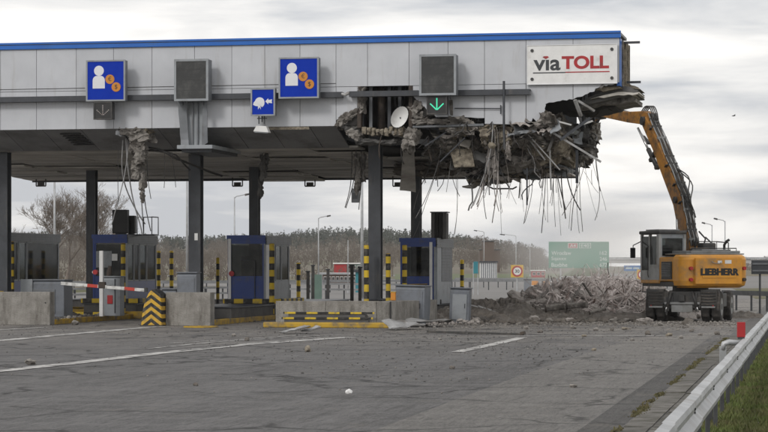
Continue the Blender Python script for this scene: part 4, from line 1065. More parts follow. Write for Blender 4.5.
def block(label, px0, px1, ztop, B, dep, yellow=False, pat=0):
    a0, a1 = pa(px0, B)[0], pa(px1, B)[0]; w = a1-a0
    r = ta('concrete_block', label, 'concrete block', (a0+a1)/2, B, 0, 'grey concrete blocks guarding the island noses')
    n = 1 if w < 2.6 else 2
    for k_ in range(n):
        x0, x1 = -w/2+w*k_/n, -w/2+w*(k_+1)/n
        MB().box(x0+.004,x1-.004,0,dep,.004,ztop+R.uniform(-.006,.006)).build('cast_panel', M['conc'], r, bevel=.015)
    return r, w
r, w = block('leftmost grey concrete block with a yellow painted left edge', -1, 50, 1.07, IB, .45)
MB().box(-w/2-.16,-w/2-.003,-.02,.45,.0,1.09).build('painted_edge', M['yellow'], r, bevel=.01)
MB().cyl((w/2-.15,-.003,.72), .025, .02, 8, 'y').build('lifting_hole', M['black'], r)
r, w = block('grey concrete block directly right of the chevron nose', 165.5, 210.5, 1.07, IB, .5)
r, w = block('long grey concrete block with yellow and black steps in front', 275.5, 376.3, .80, IB-.2, .5)
# corner wing of the long block
aw = pa(376.6, IB-.2)[0]
root = ta('concrete_wing', 'grey concrete wing receding right of the long stepped block', 'concrete block', aw, IB-.2)
m_ = MB(); m_.prism([(0,0),(.38,.35),(1.18,3.4),(1.18,4.1),(0,4.1)], .003, .80, ax='z'); fixn(m_.build('cast_body', M['conc'], root, bevel=.015))
MB().box(.36,.40,.28,.36,.02,.79).build('joint', M['black'], root)
# steps and yellow beam in front of it
r = ta('step_unit', 'low steps with yellow and black edges before the long concrete block', 'steps', pa(335,IB-.9)[0], IB-.9)
for k_, (y0, z0) in enumerate(((0,.10),(.22,.26),(.44,.42))):
    MB().box(-1.75+k_*.08,1.15-k_*.15,y0,y0+.24,.005,z0).build('step', M['plinth'], r)
    MB().box(-1.45,1.45,-.02,.03,-.03,.03).build('step_edge', M['kerbstripe'], r, loc=(-.3,y0-.012,z0+.02))
MB().box(-2.15,1.85,-.55,-.28,.004,.17).build('yellow_beam', M['yellow'], r, bevel=.03)
# chevron nose
cw = .34
def chevron_nose(px, B, label):
    r = tt('crash_nose', label, 'crash nose', px, B)
    out = [(-.35,0),(-.30,.45),(-.22,.78),(-.10,1.03),(.0,1.15),(.08,1.18),(.20,1.10),(.32,1.0),(.35,0)]
    mb = MB(); n = len(out); L_ = 5
    lay = [(.0,.22),(.03,.28),(.10,.30),(.30,.30),(.60,.34)]
    vs = []
    for j, (d, s_) in enumerate(lay):
        k_ = .80 + .20*min(1,s_/.30)
        vs += [(x*k_, -.30+d if j < 4 else .30, z*(.94+.06*k_) if z else .003) for x, z in out]
    mb.add(vs, [tuple(range(n))[::-1]] + [(j*n+i,j*n+(i+1)%n,(j+1)*n+(i+1)%n,(j+1)*n+i) for j in range(L_-1) for i in range(n)] + [tuple(range((L_-1)*n, L_*n))])
    fixn(mb.build('nose_shell', M['chev'], r, smooth=False, bevel=.02))
    MB().box(-.37,.37,-.32,.36,0,.035).build('base_plate', M['black'], r)
    return r
chevron_nose(154, IB-.1, 'rounded island nose painted with black and yellow chevrons')
# covers on the road
def road_cover(px, py, rr, label):
    p = G(px, py); r = thing('inspection_cover', label, 'cover', p, 0)
    MB().cyl((0,0,.014), rr, .03, 20).build('lid', M['rebar'], r); MB().tube([(cos(t*pi/12)*rr*1.15, sin(t*pi/12)*rr*1.15, .014) for t in range(25)], .03, 5, False).build('rim', M['yellow'], r)
road_cover(201, 327.5, .45, 'round rusty cover in the road below the second concrete block')

# ---- banded posts
bol = None
def banded(px, ytop, B, zb, label, w=.165, sign=False):
    a, z = paz(px, ytop, B); h = z - zb
    r = ta('banded_post', label, 'post', a, B, zb, 'yellow and black banded posts on the islands')
    MB().tube([(0,0,0),(0,0,h*.5),(0,0,h)], w/2, 14).build('pole', M['stripe'], r, smooth=False)
    MB().tube([(0,0,h),(0,0,h+.02)], [w/2-.005,w/2-.03], 14).build('cap', M['yellow'], r)
    MB().cyl((0,0,.02), w*.75, .04, 10).build('foot', M['steel'], r)
    return r
for px, yt, B, zb, lab, w_ in [
    (11.8,242,78.6,.15,'banded post in front of the leftmost booth',.17),
    (38.6,250.5,91.5,.15,'left one of two banded posts just right of the leftmost booth',.16),
    (53.0,250.5,91.5,.15,'banded post at the foot of the pale mast among the trees',.16),
    (123.2,243.5,79.3,.15,'banded post at the corner of the booth with monitors',.17),
    (158.6,251,91.5,.15,'left one of two banded posts right of the booth with monitors',.16),
    (171.5,251,91.5,.15,'banded post just left of the second tall front column',.16),
    (271.8,244,79.4,.15,'banded post at the corner of the middle blue booth',.19),
    (298.5,263,93.0,.15,'shorter banded post right of the middle blue booth',.17),
    (366.4,245.5,72.6,.15,'tall banded post directly left of the tall dark front column',.165),
    (388.2,254,75.5,.15,'banded post right of the tall dark front column',.165),
    (404.6,245.5,78.3,.15,'banded post on the front left corner of the right blue booth',.17),
    (462,260,92.5,.15,'half hidden banded post behind the grey shuttered right booth',.16),
    (217.8,258,86,.15,'slim banded post between the second column and middle booth',.13)]:
    banded(px, yt, B, zb, lab, w_)

# ---- booths
def booth(px_l, wpx, B, side, ztop, label, front='plain', D=3.6, zb=.545, shutter=False, frontmat='boothblue'):
    a, _ = pa(px_l, B); s = F/pa(px_l, B)[1]; w = wpx/s
    r = ta('toll_booth', label, 'toll booth', a, B, zb, 'toll booths under the canopy'); H = ztop - zb
    mf = M[frontmat]; t = .07
    # frame posts
    for x, y in ((t/2,t/2),(w-t/2,t/2),(t/2,D-t/2),(w-t/2,D-t/2)):
        MB().box(x-t/2,x+t/2,y-t/2,y+t/2,0,H-.10).build('corner_post', M['boothblue'] if y < 1 and x < 1 else M['lightcab'], r)
    MB().box(t,w-t,t,D-t,.0,.06).build('floor_pan', M['steel'], r)
    # front: blue apron, window above
    zs = .92 if front != 'panel' else .0
    zs = .95
    MB().box(t+.003,w-t-.003,.012,.05,.01,zs).build('front_panel', mf, r)
    MB().box(.0,w,-.012,.03,H-.28,H-.10).build('front_header', mf, r)
    for x0 in (t+.003, w-t-.05-.003): MB().box(x0,x0+.05,.01,.05,zs+.002,H-.283).build('window_frame', mf, r)
    MB().box(t+.055,w-t-.055,.01,.05,zs+.002,zs+.04).build('window_frame', mf, r)
    MB().box(t+.056,w-t-.056,.028,.034,zs+.042,H-.284).build('window_pane', M['glass'], r)
    # right side: panels, panes, door
    xs = w
    MB().box(xs-.05,xs-.012,t+.003,D-t-.003,.01,.80).build('side_panel', M[side], r)
    MB().box(xs-.05,xs-.012,t+.003,D-t-.003,H-.30,H-.101).build('side_header', M['lightcab'], r)
    if shutter:
        n = 22; z0 = .80; z1 = H-.30
        for i in range(n):
            MB().box(xs-.035,xs+.012,1.15,D-t,z0+(z1-z0)*i/n+.004,z0+(z1-z0)*(i+1)/n-.004).build('shutter_slat', M['greysteel'], r)
        segs = [(t+.01,1.1)]
    else: segs = [(t+.01,.80),(.86,1.45),(1.55,2.35),(2.41,D-t-.01)]
    for i, (y0, y1) in enumerate(segs):
        f = MB().box(xs-.055,xs-.008,y0,y0+.05,.803,H-.303).box(xs-.055,xs-.008,y1-.05,y1,.803,H-.303).box(xs-.055,xs-.008,y0+.051,y1-.051,.803,.85).box(xs-.055,xs-.008,y0+.051,y1-.051,H-.35,H-.303).build('window', M['lightcab'], r)
        MB().box(xs-.034,xs-.028,y0+.052,y1-.052,.851,H-.351).build('pane', M['darkglass'] if i % 2 else M['glass'], f)
    # left side and rear: plain with window
    MB().box(.012,.05,t+.003,D-t-.003,.01,.95).build('side_panel', M['boothblue'], r)
    MB().box(.025,.032,t+.003,D-t-.003,.953,H-.303).build('side_pane', M['glass'], r)
    MB().box(t+.003,w-t-.003,D-.05,D-.012,.01,1.1).build('rear_panel', M['boothblue'], r)
    MB().box(t+.003,w-t-.003,D-.036,D-.03,1.103,H-.30).build('rear_pane', M['darkglass'], r)
    # roof slab with corrugated side fascia
    rf = MB().box(-.03,w+.03,-.03,D+.03,H-.099,H-.02).build('roof', M['steel'], r)
    MB().box(-.035,w-.0,-.045,-.031,H-.115,H+.03).build('front_fascia', M['boothblue'], rf)
    for i in range(5):
        MB().box(w+.031,w+.05+.012*(i%2),-.03,D+.03,H-.30+i*.066,H-.30+i*.066+.060).build('fascia_rib', M['greysteel'], rf)
    # desk and stool inside
    MB().box(w*.25,w*.95,.5,1.0,.75,.80).box(w*.3,w*.35,.5,1.0,0,.75).build('desk', M['steel'], r)
    MB().box(w*.30,w*.62,1.1,1.25,.85,1.55).box(w*.30,w*.62,.8,1.25,.45,.55).cyl((w*.46,1.0,.22), .05, .44, 8).build('seat', M['black'], r, bevel=.03)
    MB().box(w*.55,w*.85,.62,.68,.85,1.15).build('monitor', M['black'], r)
    return r, w, H
booth(-8, 13, 80.3, 'boothblue', 3.12, 'leftmost toll booth, cut by the picture edge, with ribbed grey roof side', D=6.0)
r, w, H = booth(92.8, 36, 80.3, 'boothblue', 3.02, 'blue toll booth with black monitors standing on its roof')
MB().box(w*.1,w*.55,-.02,.01,1.30,1.9).build('front_board', M['lightcab'], r, label='grey panel left of the window')
MB().box(w*.56,w*.72,-.03,-.012,1.55,1.8).build('notice', M['white'], r)
r, w, H = booth(227.8, 39, 80.3, 'lightcab', 2.98, 'middle blue toll booth with a dark window between the two banded posts')
MB().box(.03,.13,-.06,-.02,-.3,H-.1).build('front_strip', M['white'], r)
MB().box(w+.0,w+.05,.02,.75,.0,H-.32).build('side_door', M['white'], r)
MB().tube([(w*.72,-.03,0),(w*.72,-.03,1.55),(w*.35,-.03,1.58)], .02, 6).build('handrail', M['steel'], r)
MB().box(w*.30,w*.8,.30,.38,1.0,1.72).build('gloom_panel', M['black'], r)  # black panel added behind the pane, standing in for the booth's inner darkness
disc(MB(), .16, 1.08, .10, -.09, -.065, 12).build('stop_lamp', M['red'], r)
r, w, H = booth(400.4, 36, 79.6, 'lightcab', 2.86, 'right blue toll booth with grey shuttered side beside the rubble', shutter=True, D=3.4)
MB().box(w-.22,w-.12,-.05,-.02,.0,H-.12).build('front_strip', M['white'], r)
MB().box(w+.0,w+.04,.05,.9,.0,H-.32).build('side_door', M['lightcab'], r)
MB().tube([(.06,-.03,.7),(w-.3,-.03,.72)], .015, 6).build('handrail', M['yellow'], r)
# things on the booth roofs
r = tt('roof_monitor', 'larger black monitor box standing on the roof of the left blue booth', 'monitor', 120, 80.9, 3.02)
MB().box(-.30,.28,-.02,.25,.08,.95).build('monitor_box', M['black'], r, bevel=.02); MB().box(-.20,.20,.05,.18,.0,.09).build('foot', M['steel'], r)
r = tt('roof_monitor', 'smaller black monitor box right behind the larger one on the booth roof', 'monitor', 130.5, 81.3, 3.02)
MB().box(-.16,.16,0,.25,.08,.74).build('monitor_box', M['black'], r, bevel=.02); MB().box(-.10,.10,.05,.18,.0,.09).build('foot', M['steel'], r)
r = tt('roof_railing', 'thin grey railing on the right part of the booth roof with monitors', 'railing', 144.5, 81.0, 3.02)
MB().tube([(-.28,0,0),(-.28,0,.68),(.28,0,.68),(.28,0,0)], .02, 6).tube([(-.28,.8,0),(-.28,.8,.68),(.28,.8,.68),(.28,.8,0)], .02, 6).tube([(.28,0,.68),(.28,.8,.68)], .02, 6).build('rail', M['steel'], r)
MB().box(-.75,.35,.1,.5,.0,.05).build('walkway', M['steel'], r)
r = tt('ventilation_cowl', 'brown and black box standing on the roof of the right booth', 'vent box', 438.5, 80.4, 2.86)
for k_ in range(4): MB().box(-.27+k_*.14,-.145+k_*.14,0,.5,.0,.93-.01*(k_%2)).build('cowl_panel', M['plinth'] if k_ in (0,3) else M['dark'], r, bevel=.01)
MB().box(-.30,.32,-.03,.53,.93,.97).build('cowl_top', M['steel'], r)

# ---- cabinets and barrier machines
def cabinet(name, label, px0, px1, ytop, B, zb, dep, m_, slope=0.0, door=True, cat='cabinet'):
    a0, a1 = pa(px0,B)[0], pa(px1,B)[0]; w = a1-a0; zt = paz((px0+px1)/2, ytop, B)[1]; h = zt-zb
    r = ta(name, label, cat, (a0+a1)/2, B, zb)
    fixn(MB().prism([(0,0),(0,h-.12),(.06,h-.04),(dep,h-.04+slope),(dep,0)], -w/2, w/2, ax='x').build('body', M[m_], r, bevel=.015))
    MB().box(-w/2-.03,w/2+.03,-.02,dep+.03,h-.038,h).build('lid', M[m_], r, bevel=.01)
    if door:
        MB().box(-w/2+.07,w/2-.07,-.018,-.002,.10,h-.2).build('door', M[m_], r, bevel=.008)
        MB().box(w/2-.16,w/2-.13,-.035,-.019,h*.42,h*.55).build('handle', M['steel'], r)
    return r, w, h
r, w, h = cabinet('barrier_housing', 'large grey barrier housing behind the leftmost concrete block', 21, 64, 279.5, 74.2, .17, .9, 'cabinet', door=False)
MB().box(-w*.22,w*.30,-.03,-.002,.12,h*.74).build('recess_frame', M['greysteel'], r, bevel=.01); MB().box(-w*.17,w*.25,-.045,-.031,.16,h*.66).build('recess_panel', M['cabinet'], r)
MB().box(-w*.5,-w*.22,-.06,-.0,.2,h+.01).build('side_hood', M['lightcab'], r, bevel=.02)
cabinet('control_box', 'small grey control box beside the second front column', 177, 196.5, 272, 72.0, .17, .45, 'cabinet')
cabinet('control_box', 'low grey box squeezed between chevron nose and control box', 161, 176, 288.5, 72.6, .17, .4, 'cabinet', door=False)
r, w, h = cabinet('equipment_cabinet', 'leaning grey equipment cabinet in front of the right booth', 394.5, 424, 285, 72.4, .005, .8, 'cabinet'); r.rotation_euler = (0,.03,-TH-.06)
r, w, h = cabinet('equipment_cabinet', 'grey open sided cabinet right of the right booth', 449, 468.5, 287.5, 74.6, .02, .6, 'cabinet'); r.rotation_euler = (0,.04,-TH+.05)
MB().box(-w*.36,w*.36,-.03,-.019,.12,h-.22).build('inner_panel', M['lightcab'], r)
# red-capped barrier pedestal
r, w, h = cabinet('barrier_pedestal', 'white barrier pedestal with a red sign behind the barrier arm', 102.5, 120, 276, 76.2, .17, .5, 'lightcab', door=False)
MB().box(-.14,.06,-.03,-.002,.42,.72).build('red_plate', M['red'], r, bevel=.03)
MB().tube([(-.1,.1,h),(-.1,.1,h+.12),(-.08,.1,h+.35)], [.10,.10,.06], 8).build('warning_lamp', M['rebar'], r)
MB().box(.12,.16,-.02,-.002,.1,h-.1).build('edge_trim', M['steel'], r)
r = tt('white_post', 'square white post with a small red signal lamp at its side', 'post', 101.6, 75.4, .17)
MB().box(-.065,.065,-.065,.065,0,2.25).build('pole', M['white'], r, bevel=.01)
a_ = MB().tube([(-.08,-.02,1.52),(-.22,-.03,1.52)], .025, 6).build('lamp_arm', M['machdark'], r)
MB().tube([(-.20,-.12,1.52),(-.20,.04,1.52)], [.085,.085], 12).build('red_lamp', M['red'], r)
MB().tube([(-.26,-.10,1.52),(-.26,.03,1.52)], .05, 10).build('lamp_hood', M['white'], r)
# barrier arm
p0, p1 = paz(61,283.3,73.6), paz(146,290.3,73.6); L_ = p1[0]-p0[0]
r = ta('barrier_gate', 'red and white barrier arm lowered across the lane', 'barrier', p0[0], 73.6, p0[1])
o = MB().box(0,L_,-.035,.035,-.055,.055).build('boom', M['redwhite'], r, bevel=.01); o.rotation_euler = (0, math.atan2(p0[1]-p1[1], L_), 0)
MB().box(1.32,1.56,-.06,.10,-.17,.05).build('clamp', M['rebar'], r, bevel=.02)
MB().tube([(1.45,.0,-.1),(1.45,.9,-.1)], .035, 8).build('pivot', M['steel'], r)
MB().box(L_-.05,L_+.05,-.05,.05,-.29,-.14).build('end_cap', M['machdark'], r)
r = tt('marker_bucket', 'small orange marker on top of the concrete wing', 'marker', 393.6, 71.8, .803)
MB().box(-.09,.07,-.05,.07,0,.26).build('body', M['coin'], r, bevel=.02); MB().box(-.10,.08,-.06,.08,.255,.28).build('rim', M['yellow'], r)

# low banded kerbs, yellow bars and pale rails lying on the plaza behind the booths
rk = random.Random(3); n_ = 0
for px, B, L_, zz, st in [(75,79,2.2,.24,1),(95,82,2.5,.28,0),(66,86,2.0,.3,0),(135,79.5,1.6,.26,0),(255,83,1.8,.5,1),(300,93,1.6,.3,1),(322,90,3.2,.30,1),(345,92,2.4,.34,0),(310,97,2.0,.4,0),(352,82,2.5,.55,1),(380,90,2.0,.4,1)]:
    r = tt('lane_kerb', ['yellow kerb bar lying on the plaza behind the booths','black and yellow banded kerb bar lying on the plaza behind the booths'][st], 'kerb', px, B, .006, 'kerb bars lying on the plaza behind the islands')
    MB().box(-L_/2,L_/2,-.08,.08,0,zz).build('bar', M['kerbstripe'] if st else M['yellow'], r, bevel=.02)
    for sx in (-.4,.4): MB().box(L_*sx-.08,L_*sx+.08,-.14,-.081,0,.05).build('foot', M['steel'], r)
def rail_fence(p0, p1, z, n, label, m_='oldgalv', rails=2, Yw=None):
    a, b = Vector(p0), Vector(p1); r = thing('guard_fence', label, 'barrier', a, 0, 'distant guardrails beyond the plaza'); d = b-a
    for k_ in range(rails): MB().beam((0,0,z-k_*.28),d+Vector((0,0,z-k_*.28)),.05,.20 if rails == 1 else .10).build('rail', M[m_], r)
    for k_ in range(n+1):
        q = d*k_/n; MB().box(q.x-.04,q.x+.04,q.y+.03,q.y+.11,0,z).build('post', M['postgalv'], r)
def GP(px, Y): v = W(px, 266, Y); return (v.x, v.y, 0)
rail_fence(GP(55,110), GP(240,118), .8, 10, 'low pale guardrail seen behind the barrier arm')
rail_fence(GP(-20,150), GP(330,165), .8, 16, 'long guardrail at the far edge of the plaza on the left', rails=1)
rail_fence(GP(290,118), GP(420,112), 1.0, 7, 'pale railing between the middle booth and the tall column')
rail_fence(GP(300,175), GP(560,185), .75, 14, 'far guardrail passing behind the right booth', rails=1)
rail_fence(GP(455,205), GP(700,190), .75, 16, 'far guardrail beyond the rubble heap and the green sign', rails=1)
for px, yt, Y, lab in [(308,272,100,'left'),(313,266,104,'second'),(328,270,106,'third'),(352,266,92,'fourth'),(360,268,96,'fifth')]:
    v = W(px, yt, Y); r = thing('dark_post', {'left':'thin dark post right of the shorter banded post','second':'taller thin dark post near the far lamp post foot','third':'thin dark post between lamp post and teal kiosk','fourth':'thin dark post in front of the teal kiosk','fifth':'stout dark post left of the tall banded post'}[lab], 'post', (v.x, Y, 0))
    MB().box(-.07,.07,-.05,.05,0,v.z).build('pole', M['machdark'], r); MB().box(-.10,.10,-.08,.08,v.z,v.z+.05).build('cap', M['steel'], r); MB().box(-.13,.13,-.1,.1,0,.06).build('foot', M['steel'], r)
# glass panels standing on the plaza
M['greenglass'] = mat("greenish_sheet", (.16,.24,.20), (.12,.18,.16), 2, .3)
v = W(316.5, 266, 108); r = thing('glass_screen', 'greenish glass screen by the foot of the far lamp post', 'screen', (v.x, v.y, 0)); MB().box(-.25,.25,0,.03,.3,1.5).build('pane', M['greenglass'], r); MB().box(-.28,-.25,-.02,.05,0,1.55).box(.25,.28,-.02,.05,0,1.55).build('frame', M['galv'], r)

# ---- distant small buildings, signs, vehicles
def small_building(name, label, px0, px1, ytop, ybase, Y, m_, roofm, dep=6, win=0, cat='building', wm='darkglass'):
    a, b = W(px0, ytop, Y), W(px1, ytop, Y); zb = min(HC-(ybase-266)/F*Y, 4); zb = max(zb, -.05) if zb < 1 else zb
    c = (a.x+b.x)/2; w = b.x-a.x; r = thing(name, label, cat, (c, Y, zb if zb > .3 else 0)); H = a.z - r.location.z
    MB().box(-w/2,w/2,0,dep,-.3 if zb > .3 else 0,H).build('wall', M[m_], r); MB().box(-w/2-.15,w/2+.15,-.2,dep+.2,H,H+.18).build('roof', M[roofm], r)
    for i in range(win):
        x = -w/2+w*(i+.5)/win; f = MB().box(x-w/win*.36,x+w/win*.36,-.04,-.0,H*.35,H*.8).build('window', M['white'], r); MB().box(x-w/win*.3,x+w/win*.3,-.06,-.041,H*.40,H*.75).build('pane', M['machdark'], f)
    return r, w, H
M['teal'] = mat("teal_paint", (.03,.22,.26), (.035,.18,.22), 1, .5)
M['brownb'] = mat("brown_wall", (.13,.095,.075), (.11,.08,.065), .5, .8)
M['bluefar'] = mat("blue_far", (.04,.17,.42), (.035,.15,.38), 1, .5)
small_building('kiosk', 'small teal kiosk left of the tall banded post', 355.5, 360.5, 272, 290, 165, 'teal', 'steel', 2)
small_building('service_building', 'low brown service building beyond the lanes, left of the teal kiosk', 319, 356, 274.5, 284, 240, 'brownb', 'galv', 8, 9)
r, w, H = small_building('trailer', 'white and red trailer parked above the low service building', 334, 346.5, 264.0, 272.5, 330, 'red', 'white', 2.6, 0, 'trailer')
small_building('trailer', 'pale green trailer parked right of the red one', 347, 361.5, 264.0, 271.5, 332, 'greenglass', 'white', 2.6, 3, 'trailer')
r, w, H = small_building('cabin', 'white ribbed cabin right of the right booth, beyond the rubble', 480.5, 497, 262.5, 279.5, 300, 'white', 'steel', 3, 0, 'cabin')
for i in range(8): MB().box(-w/2+w*(i+.25)/8,-w/2+w*(i+.65)/8,-.08,-.002,.1,H-.05).build('rib', M['cabinet'], r)
r, w, H = small_building('tower_building', 'small brown tower rising above the white ribbed cabin', 483, 494, 241.5, 275, 560, 'brownb', 'steel', 3, 0, 'tower')
small_building('tower_annex', 'low brown block beside the foot of the small brown tower', 480, 500, 250, 275, 570, 'brownb', 'steel', 6, 0, 'building')
small_building('cabin', 'tiny blue roadside cabin between the banded posts on the left', 38, 47, 273, 281, 260, 'bluefar', 'galv', 2)
small_building('container', 'red and white container far right of the round speed sign', 532, 545, 271, 276, 380, 'red', 'white', 2.5, 3, 'container')
# direction sign
Yg = 190
def boardsign(name, label, px0, px1, py0, py1, Y, face, posts=(-.3,.3), cat='road sign', edge='galv', back=False):
    a, b = W(px0, py0, Y), W(px1, py1, Y); w, h = b.x-a.x, a.z-b.z
    r = thing(name, label, cat, ((a.x+b.x)/2, Y, 0)); zc_ = (a.z+b.z)/2
    MB().box(-w/2,w/2,0,.06,zc_-h/2,zc_+h/2).build('board', M[face], r, bevel=.01)
    for s_ in posts: MB().tube([(w*s_,.12,0),(w*s_,.12,zc_+h*.4)], .035+.006*w, 8).build('post', M['galv'] if not back else M['postgalv'], r)
    return r, w, h, zc_
r, w, h, zc_ = boardsign('direction_sign', 'large green direction sign with place names and distances', 548.7, 609, 241.7, 268.0, Yg, 'signgreen', (-.30,.335))
M['signink'] = mat("sign_lettering", (.60,.66,.62), (.55,.6,.58), 2, .5)
for i, (n1_, n2_, wd) in enumerate((("Wrocław","162",.33),("Sqaxxx","246",.25),("Baxbhe","672",.265))):
    zz = zc_+h*(.07-.225*i)
    fit(text('lettering', n1_, 1, M['signink'], r, (0,-.006,0), (pi/2,0,0), .002, .012), -.455*w+wd*w/2, zz, wd*w, h*(.15 if i != 1 else .17))
    fit(text('distance', n2_, 1, M['signink'], r, (0,-.006,0), (pi/2,0,0), .002, .012), .41*w-.02, zz, .12*w, h*.15)
MB().box(-.18*w,-.02*w,-.012,-.001,zc_+.25*h,zc_+.45*h).build('shield', M['white'], r); MB().box(-.172*w,-.028*w,-.020,-.013,zc_+.265*h,zc_+.435*h).build('shield_face', M['red'], r)
fit(text('road_number','A4',1,M['signink'],r,(0,-.024,0),(pi/2,0,0),.002,.02), -.10*w, zc_+.35*h, .10*w, .12*h)
MB().box(.005*w,.20*w,-.012,-.001,zc_+.25*h,zc_+.45*h).build('shield', M['white'], r); MB().box(.013*w,.192*w,-.020,-.013,zc_+.265*h,zc_+.435*h).build('shield_face', M['signgreen'], r)
fit(text('road_number','E40',1,M['signink'],r,(0,-.024,0),(pi/2,0,0),.002,.02), .103*w, zc_+.35*h, .14*w, .12*h)
def speed(px, py, Y, label, half=6.2):
    r, w, h, zc_ = boardsign('speed_sign', label, px-half, px+half, py-half, py+half, Y, 'coinyellow', (0,), edge='galv')
    mb = MB(); n = 28
    mb.prism([(cos(2*pi*k_/n)*.44*w, zc_+sin(2*pi*k_/n)*.44*w) for k_ in range(n)], -.003, -.010); fixn(mb.build('red_ring', M['red'], r))
    mb = MB(); mb.prism([(cos(2*pi*k_/n)*.31*w, zc_+sin(2*pi*k_/n)*.31*w) for k_ in range(n)], -.011, -.016); fixn(mb.build('white_disc', M['white'], r))
    fit(text('number','30',1,M['black'],r,(0,-.020,0),(pi/2,0,0),.002,.02), 0, zc_, .36*w, .27*w)
M['coinyellow'] = mat("sign_yellow", (.66,.42,.04), (.6,.38,.04), 2, .5)
speed(517.2, 271.2, 122, 'yellow square speed sign with 30 in a red ring left of the green sign')
speed(642, 274.5, 128, 'yellow square speed sign with 30 in a red ring behind the excavator cab', 5)
r, w, h, zc_ = boardsign('blue_sign', 'low blue sign with pale lettering left of the excavator cab', 624, 645, 265.5, 271, 240, 'bluefar', (-.35,.35))
for k_, (x0, x1) in enumerate(((-.42,-.12),(-.06,.22),(.27,.44))): MB().box(x0*w,x1*w,-.012,-.001,zc_-.12*h,zc_+.14*h).build('lettering', M['signink'], r)
boardsign('teal_sign', 'small teal sign on legs left of the white ribbed cabin', 473.5, 478, 261.5, 273.5, 150, 'teal', (-.5,.5))
r, w, h, zc_ = boardsign('sign_back', 'dark back of a road sign at the right picture edge', 751.5, 775, 260.3, 274.2, 86, 'steel', (-.12,), back=True)
for s_ in (-.25,.25): MB().box(-w*.46,w*.46,-.03,-.002,zc_+h*s_-.03,zc_+h*s_+.03).build('stiffener', M['greysteel'], r)
# barrels and cones at the roadworks
for i, (px, Y, c_) in enumerate(((546,150,'coin'),(554,152,'white'),(535,155,'coin'))):
    v = GP(px, Y); r = thing('traffic_drum', ['orange drum left of the green sign post','white drum by the green sign post','orange drum nearest the speed sign'][i], 'drum', v); MB().tube([(0,0,0),(0,0,.9)], [.28,.22], 10).build('body', M[c_], r); MB().tube([(0,0,.4),(0,0,.6)], [.262,.252], 10).build('band', M['white'] if c_ == 'coin' else M['red'], r); MB().cyl((0,0,.03),.36,.06,10).build('base', M['black'], r)
v = GP(527.5, 130); r = thing('grey_bin', 'dark upright box beside the speed sign', 'box', v); MB().box(-.2,.2,-.2,.2,0,1.1).build('body', M['cabinet'], r, bevel=.02); MB().box(-.22,.22,-.22,.22,1.1,1.16).build('lid', M['steel'], r)

# ================================================================ GUARDRAIL
gr = thing('guardrail', 'pale steel guardrail on dark posts along the right verge', 'guardrail', (ex(3.80,26.3), 26.3, 0))
gx, gy = gr.location.x, gr.location.y
def gX(Y): return ex(3.80, Y)
prof_w = [(.0,.75),(-.075,.735),(-.085,.69),(-.02,.62),(-.018,.57),(-.085,.50),(-.08,.455),(.0,.44)]
Yg0, Yg1 = 9.0, 62.0; Ys = []; y = Yg0
while y < Yg1: Ys.append((y, min(y+4.0, Yg1))); y += 4.0
nd = Vector((1, -RD, 0)).normalized()
for (ya, yb) in Ys:
    mb = MB(); ring = []
    for Y in (ya-.12, yb):
        dz = .012*math.sin(Y*1.7) - (.10*max(0,(16-abs(Y-40))/16)*0)
        off = .012 if Y == yb else 0
        ring.append([Vector((gX(Y)-gx,Y-gy,0)) + nd*(-o_*1.0+off) + Vector((0,0,z_)) for o_, z_ in prof_w])
    vs = ring[0]+ring[1]; n = len(prof_w); b_ = [v - nd*.010 for v in vs]
    mb.add(vs, [(n+i,n+i+1,i+1,i) for i in range(n-1)]); mb.add(b_, [(i,i+1,n+i+1,n+i) for i in range(n-1)])
    mb.build('beam', M['galv'], gr)
    for k_ in range(4):
        bp = Vector((gX(yb-.1-k_*.04)-gx, yb-.1-k_*.04-gy, .60-.03*(k_%2))) + nd*.03
        MB().rbox(bp, (.015,.022,.022)).build('bolt', M['postgalv'], gr)
y = Yg0; i = 0
while y < Yg1:
    for k_, (o_, dy) in enumerate(((-.04,0),(-.12,.55)) if i % 3 == 0 else ((-.04,0),)):
        p = Vector((gX(y+dy)-gx, y+dy-gy, 0)) + nd*o_
        MB().box(p.x-.022,p.x+.022,p.y-.035,p.y+.035,0,.60 if k_ == 0 else .58).build('post', M['postgalv'], gr)
    MB().box(Vector((gX(y)-gx,0,0)).x-nd.x*.04, Vector((gX(y)-gx,0,0)).x+nd.x*.0, y-gy-.05, y-gy+.05, .48,.60).build('spacer', M['postgalv'], gr)
    y += 2.0; i += 1
# ground rail behind

# far guardrail behind the excavator
rail_fence(GP(722,100), GP(800,92), .75, 5, 'dark guardrail crossing behind the excavator at the right edge', 'postgalv', 1)
# red delineator and rounded end bracket
Yd = 36.5
v = Vector((gX(Yd), Yd, 0)); px_ = 384 + v.x/Yd*F
r = thing('delineator', 'red rectangular delineator standing on the guardrail', 'delineator', (gX(Yd)-.03, Yd, .75))
MB().box(-.065,.065,-.02,.02,.02,.26).build('red_plate', M['red'], r, bevel=.006); MB().box(-.05,.05,-.04,.04,-.01,.02).build('clip', M['steel'], r)
r = thing('rail_end', 'bent pipe end on a grey post just before the red delineator', 'pipe end', (gX(36)-.36, 35.6, 0))
MB().box(-.05,.05,-.03,.03,0,.66).build('post', M['galv'], r); MB().tube([(0,0,.60),(.02,0,.70),(.10,0,.72),(.30,.05,.70)], .045, 8).build('pipe', M['galv'], r, smooth=True)

# ================================================================ THE RUBBLE
rr = random.Random(99)
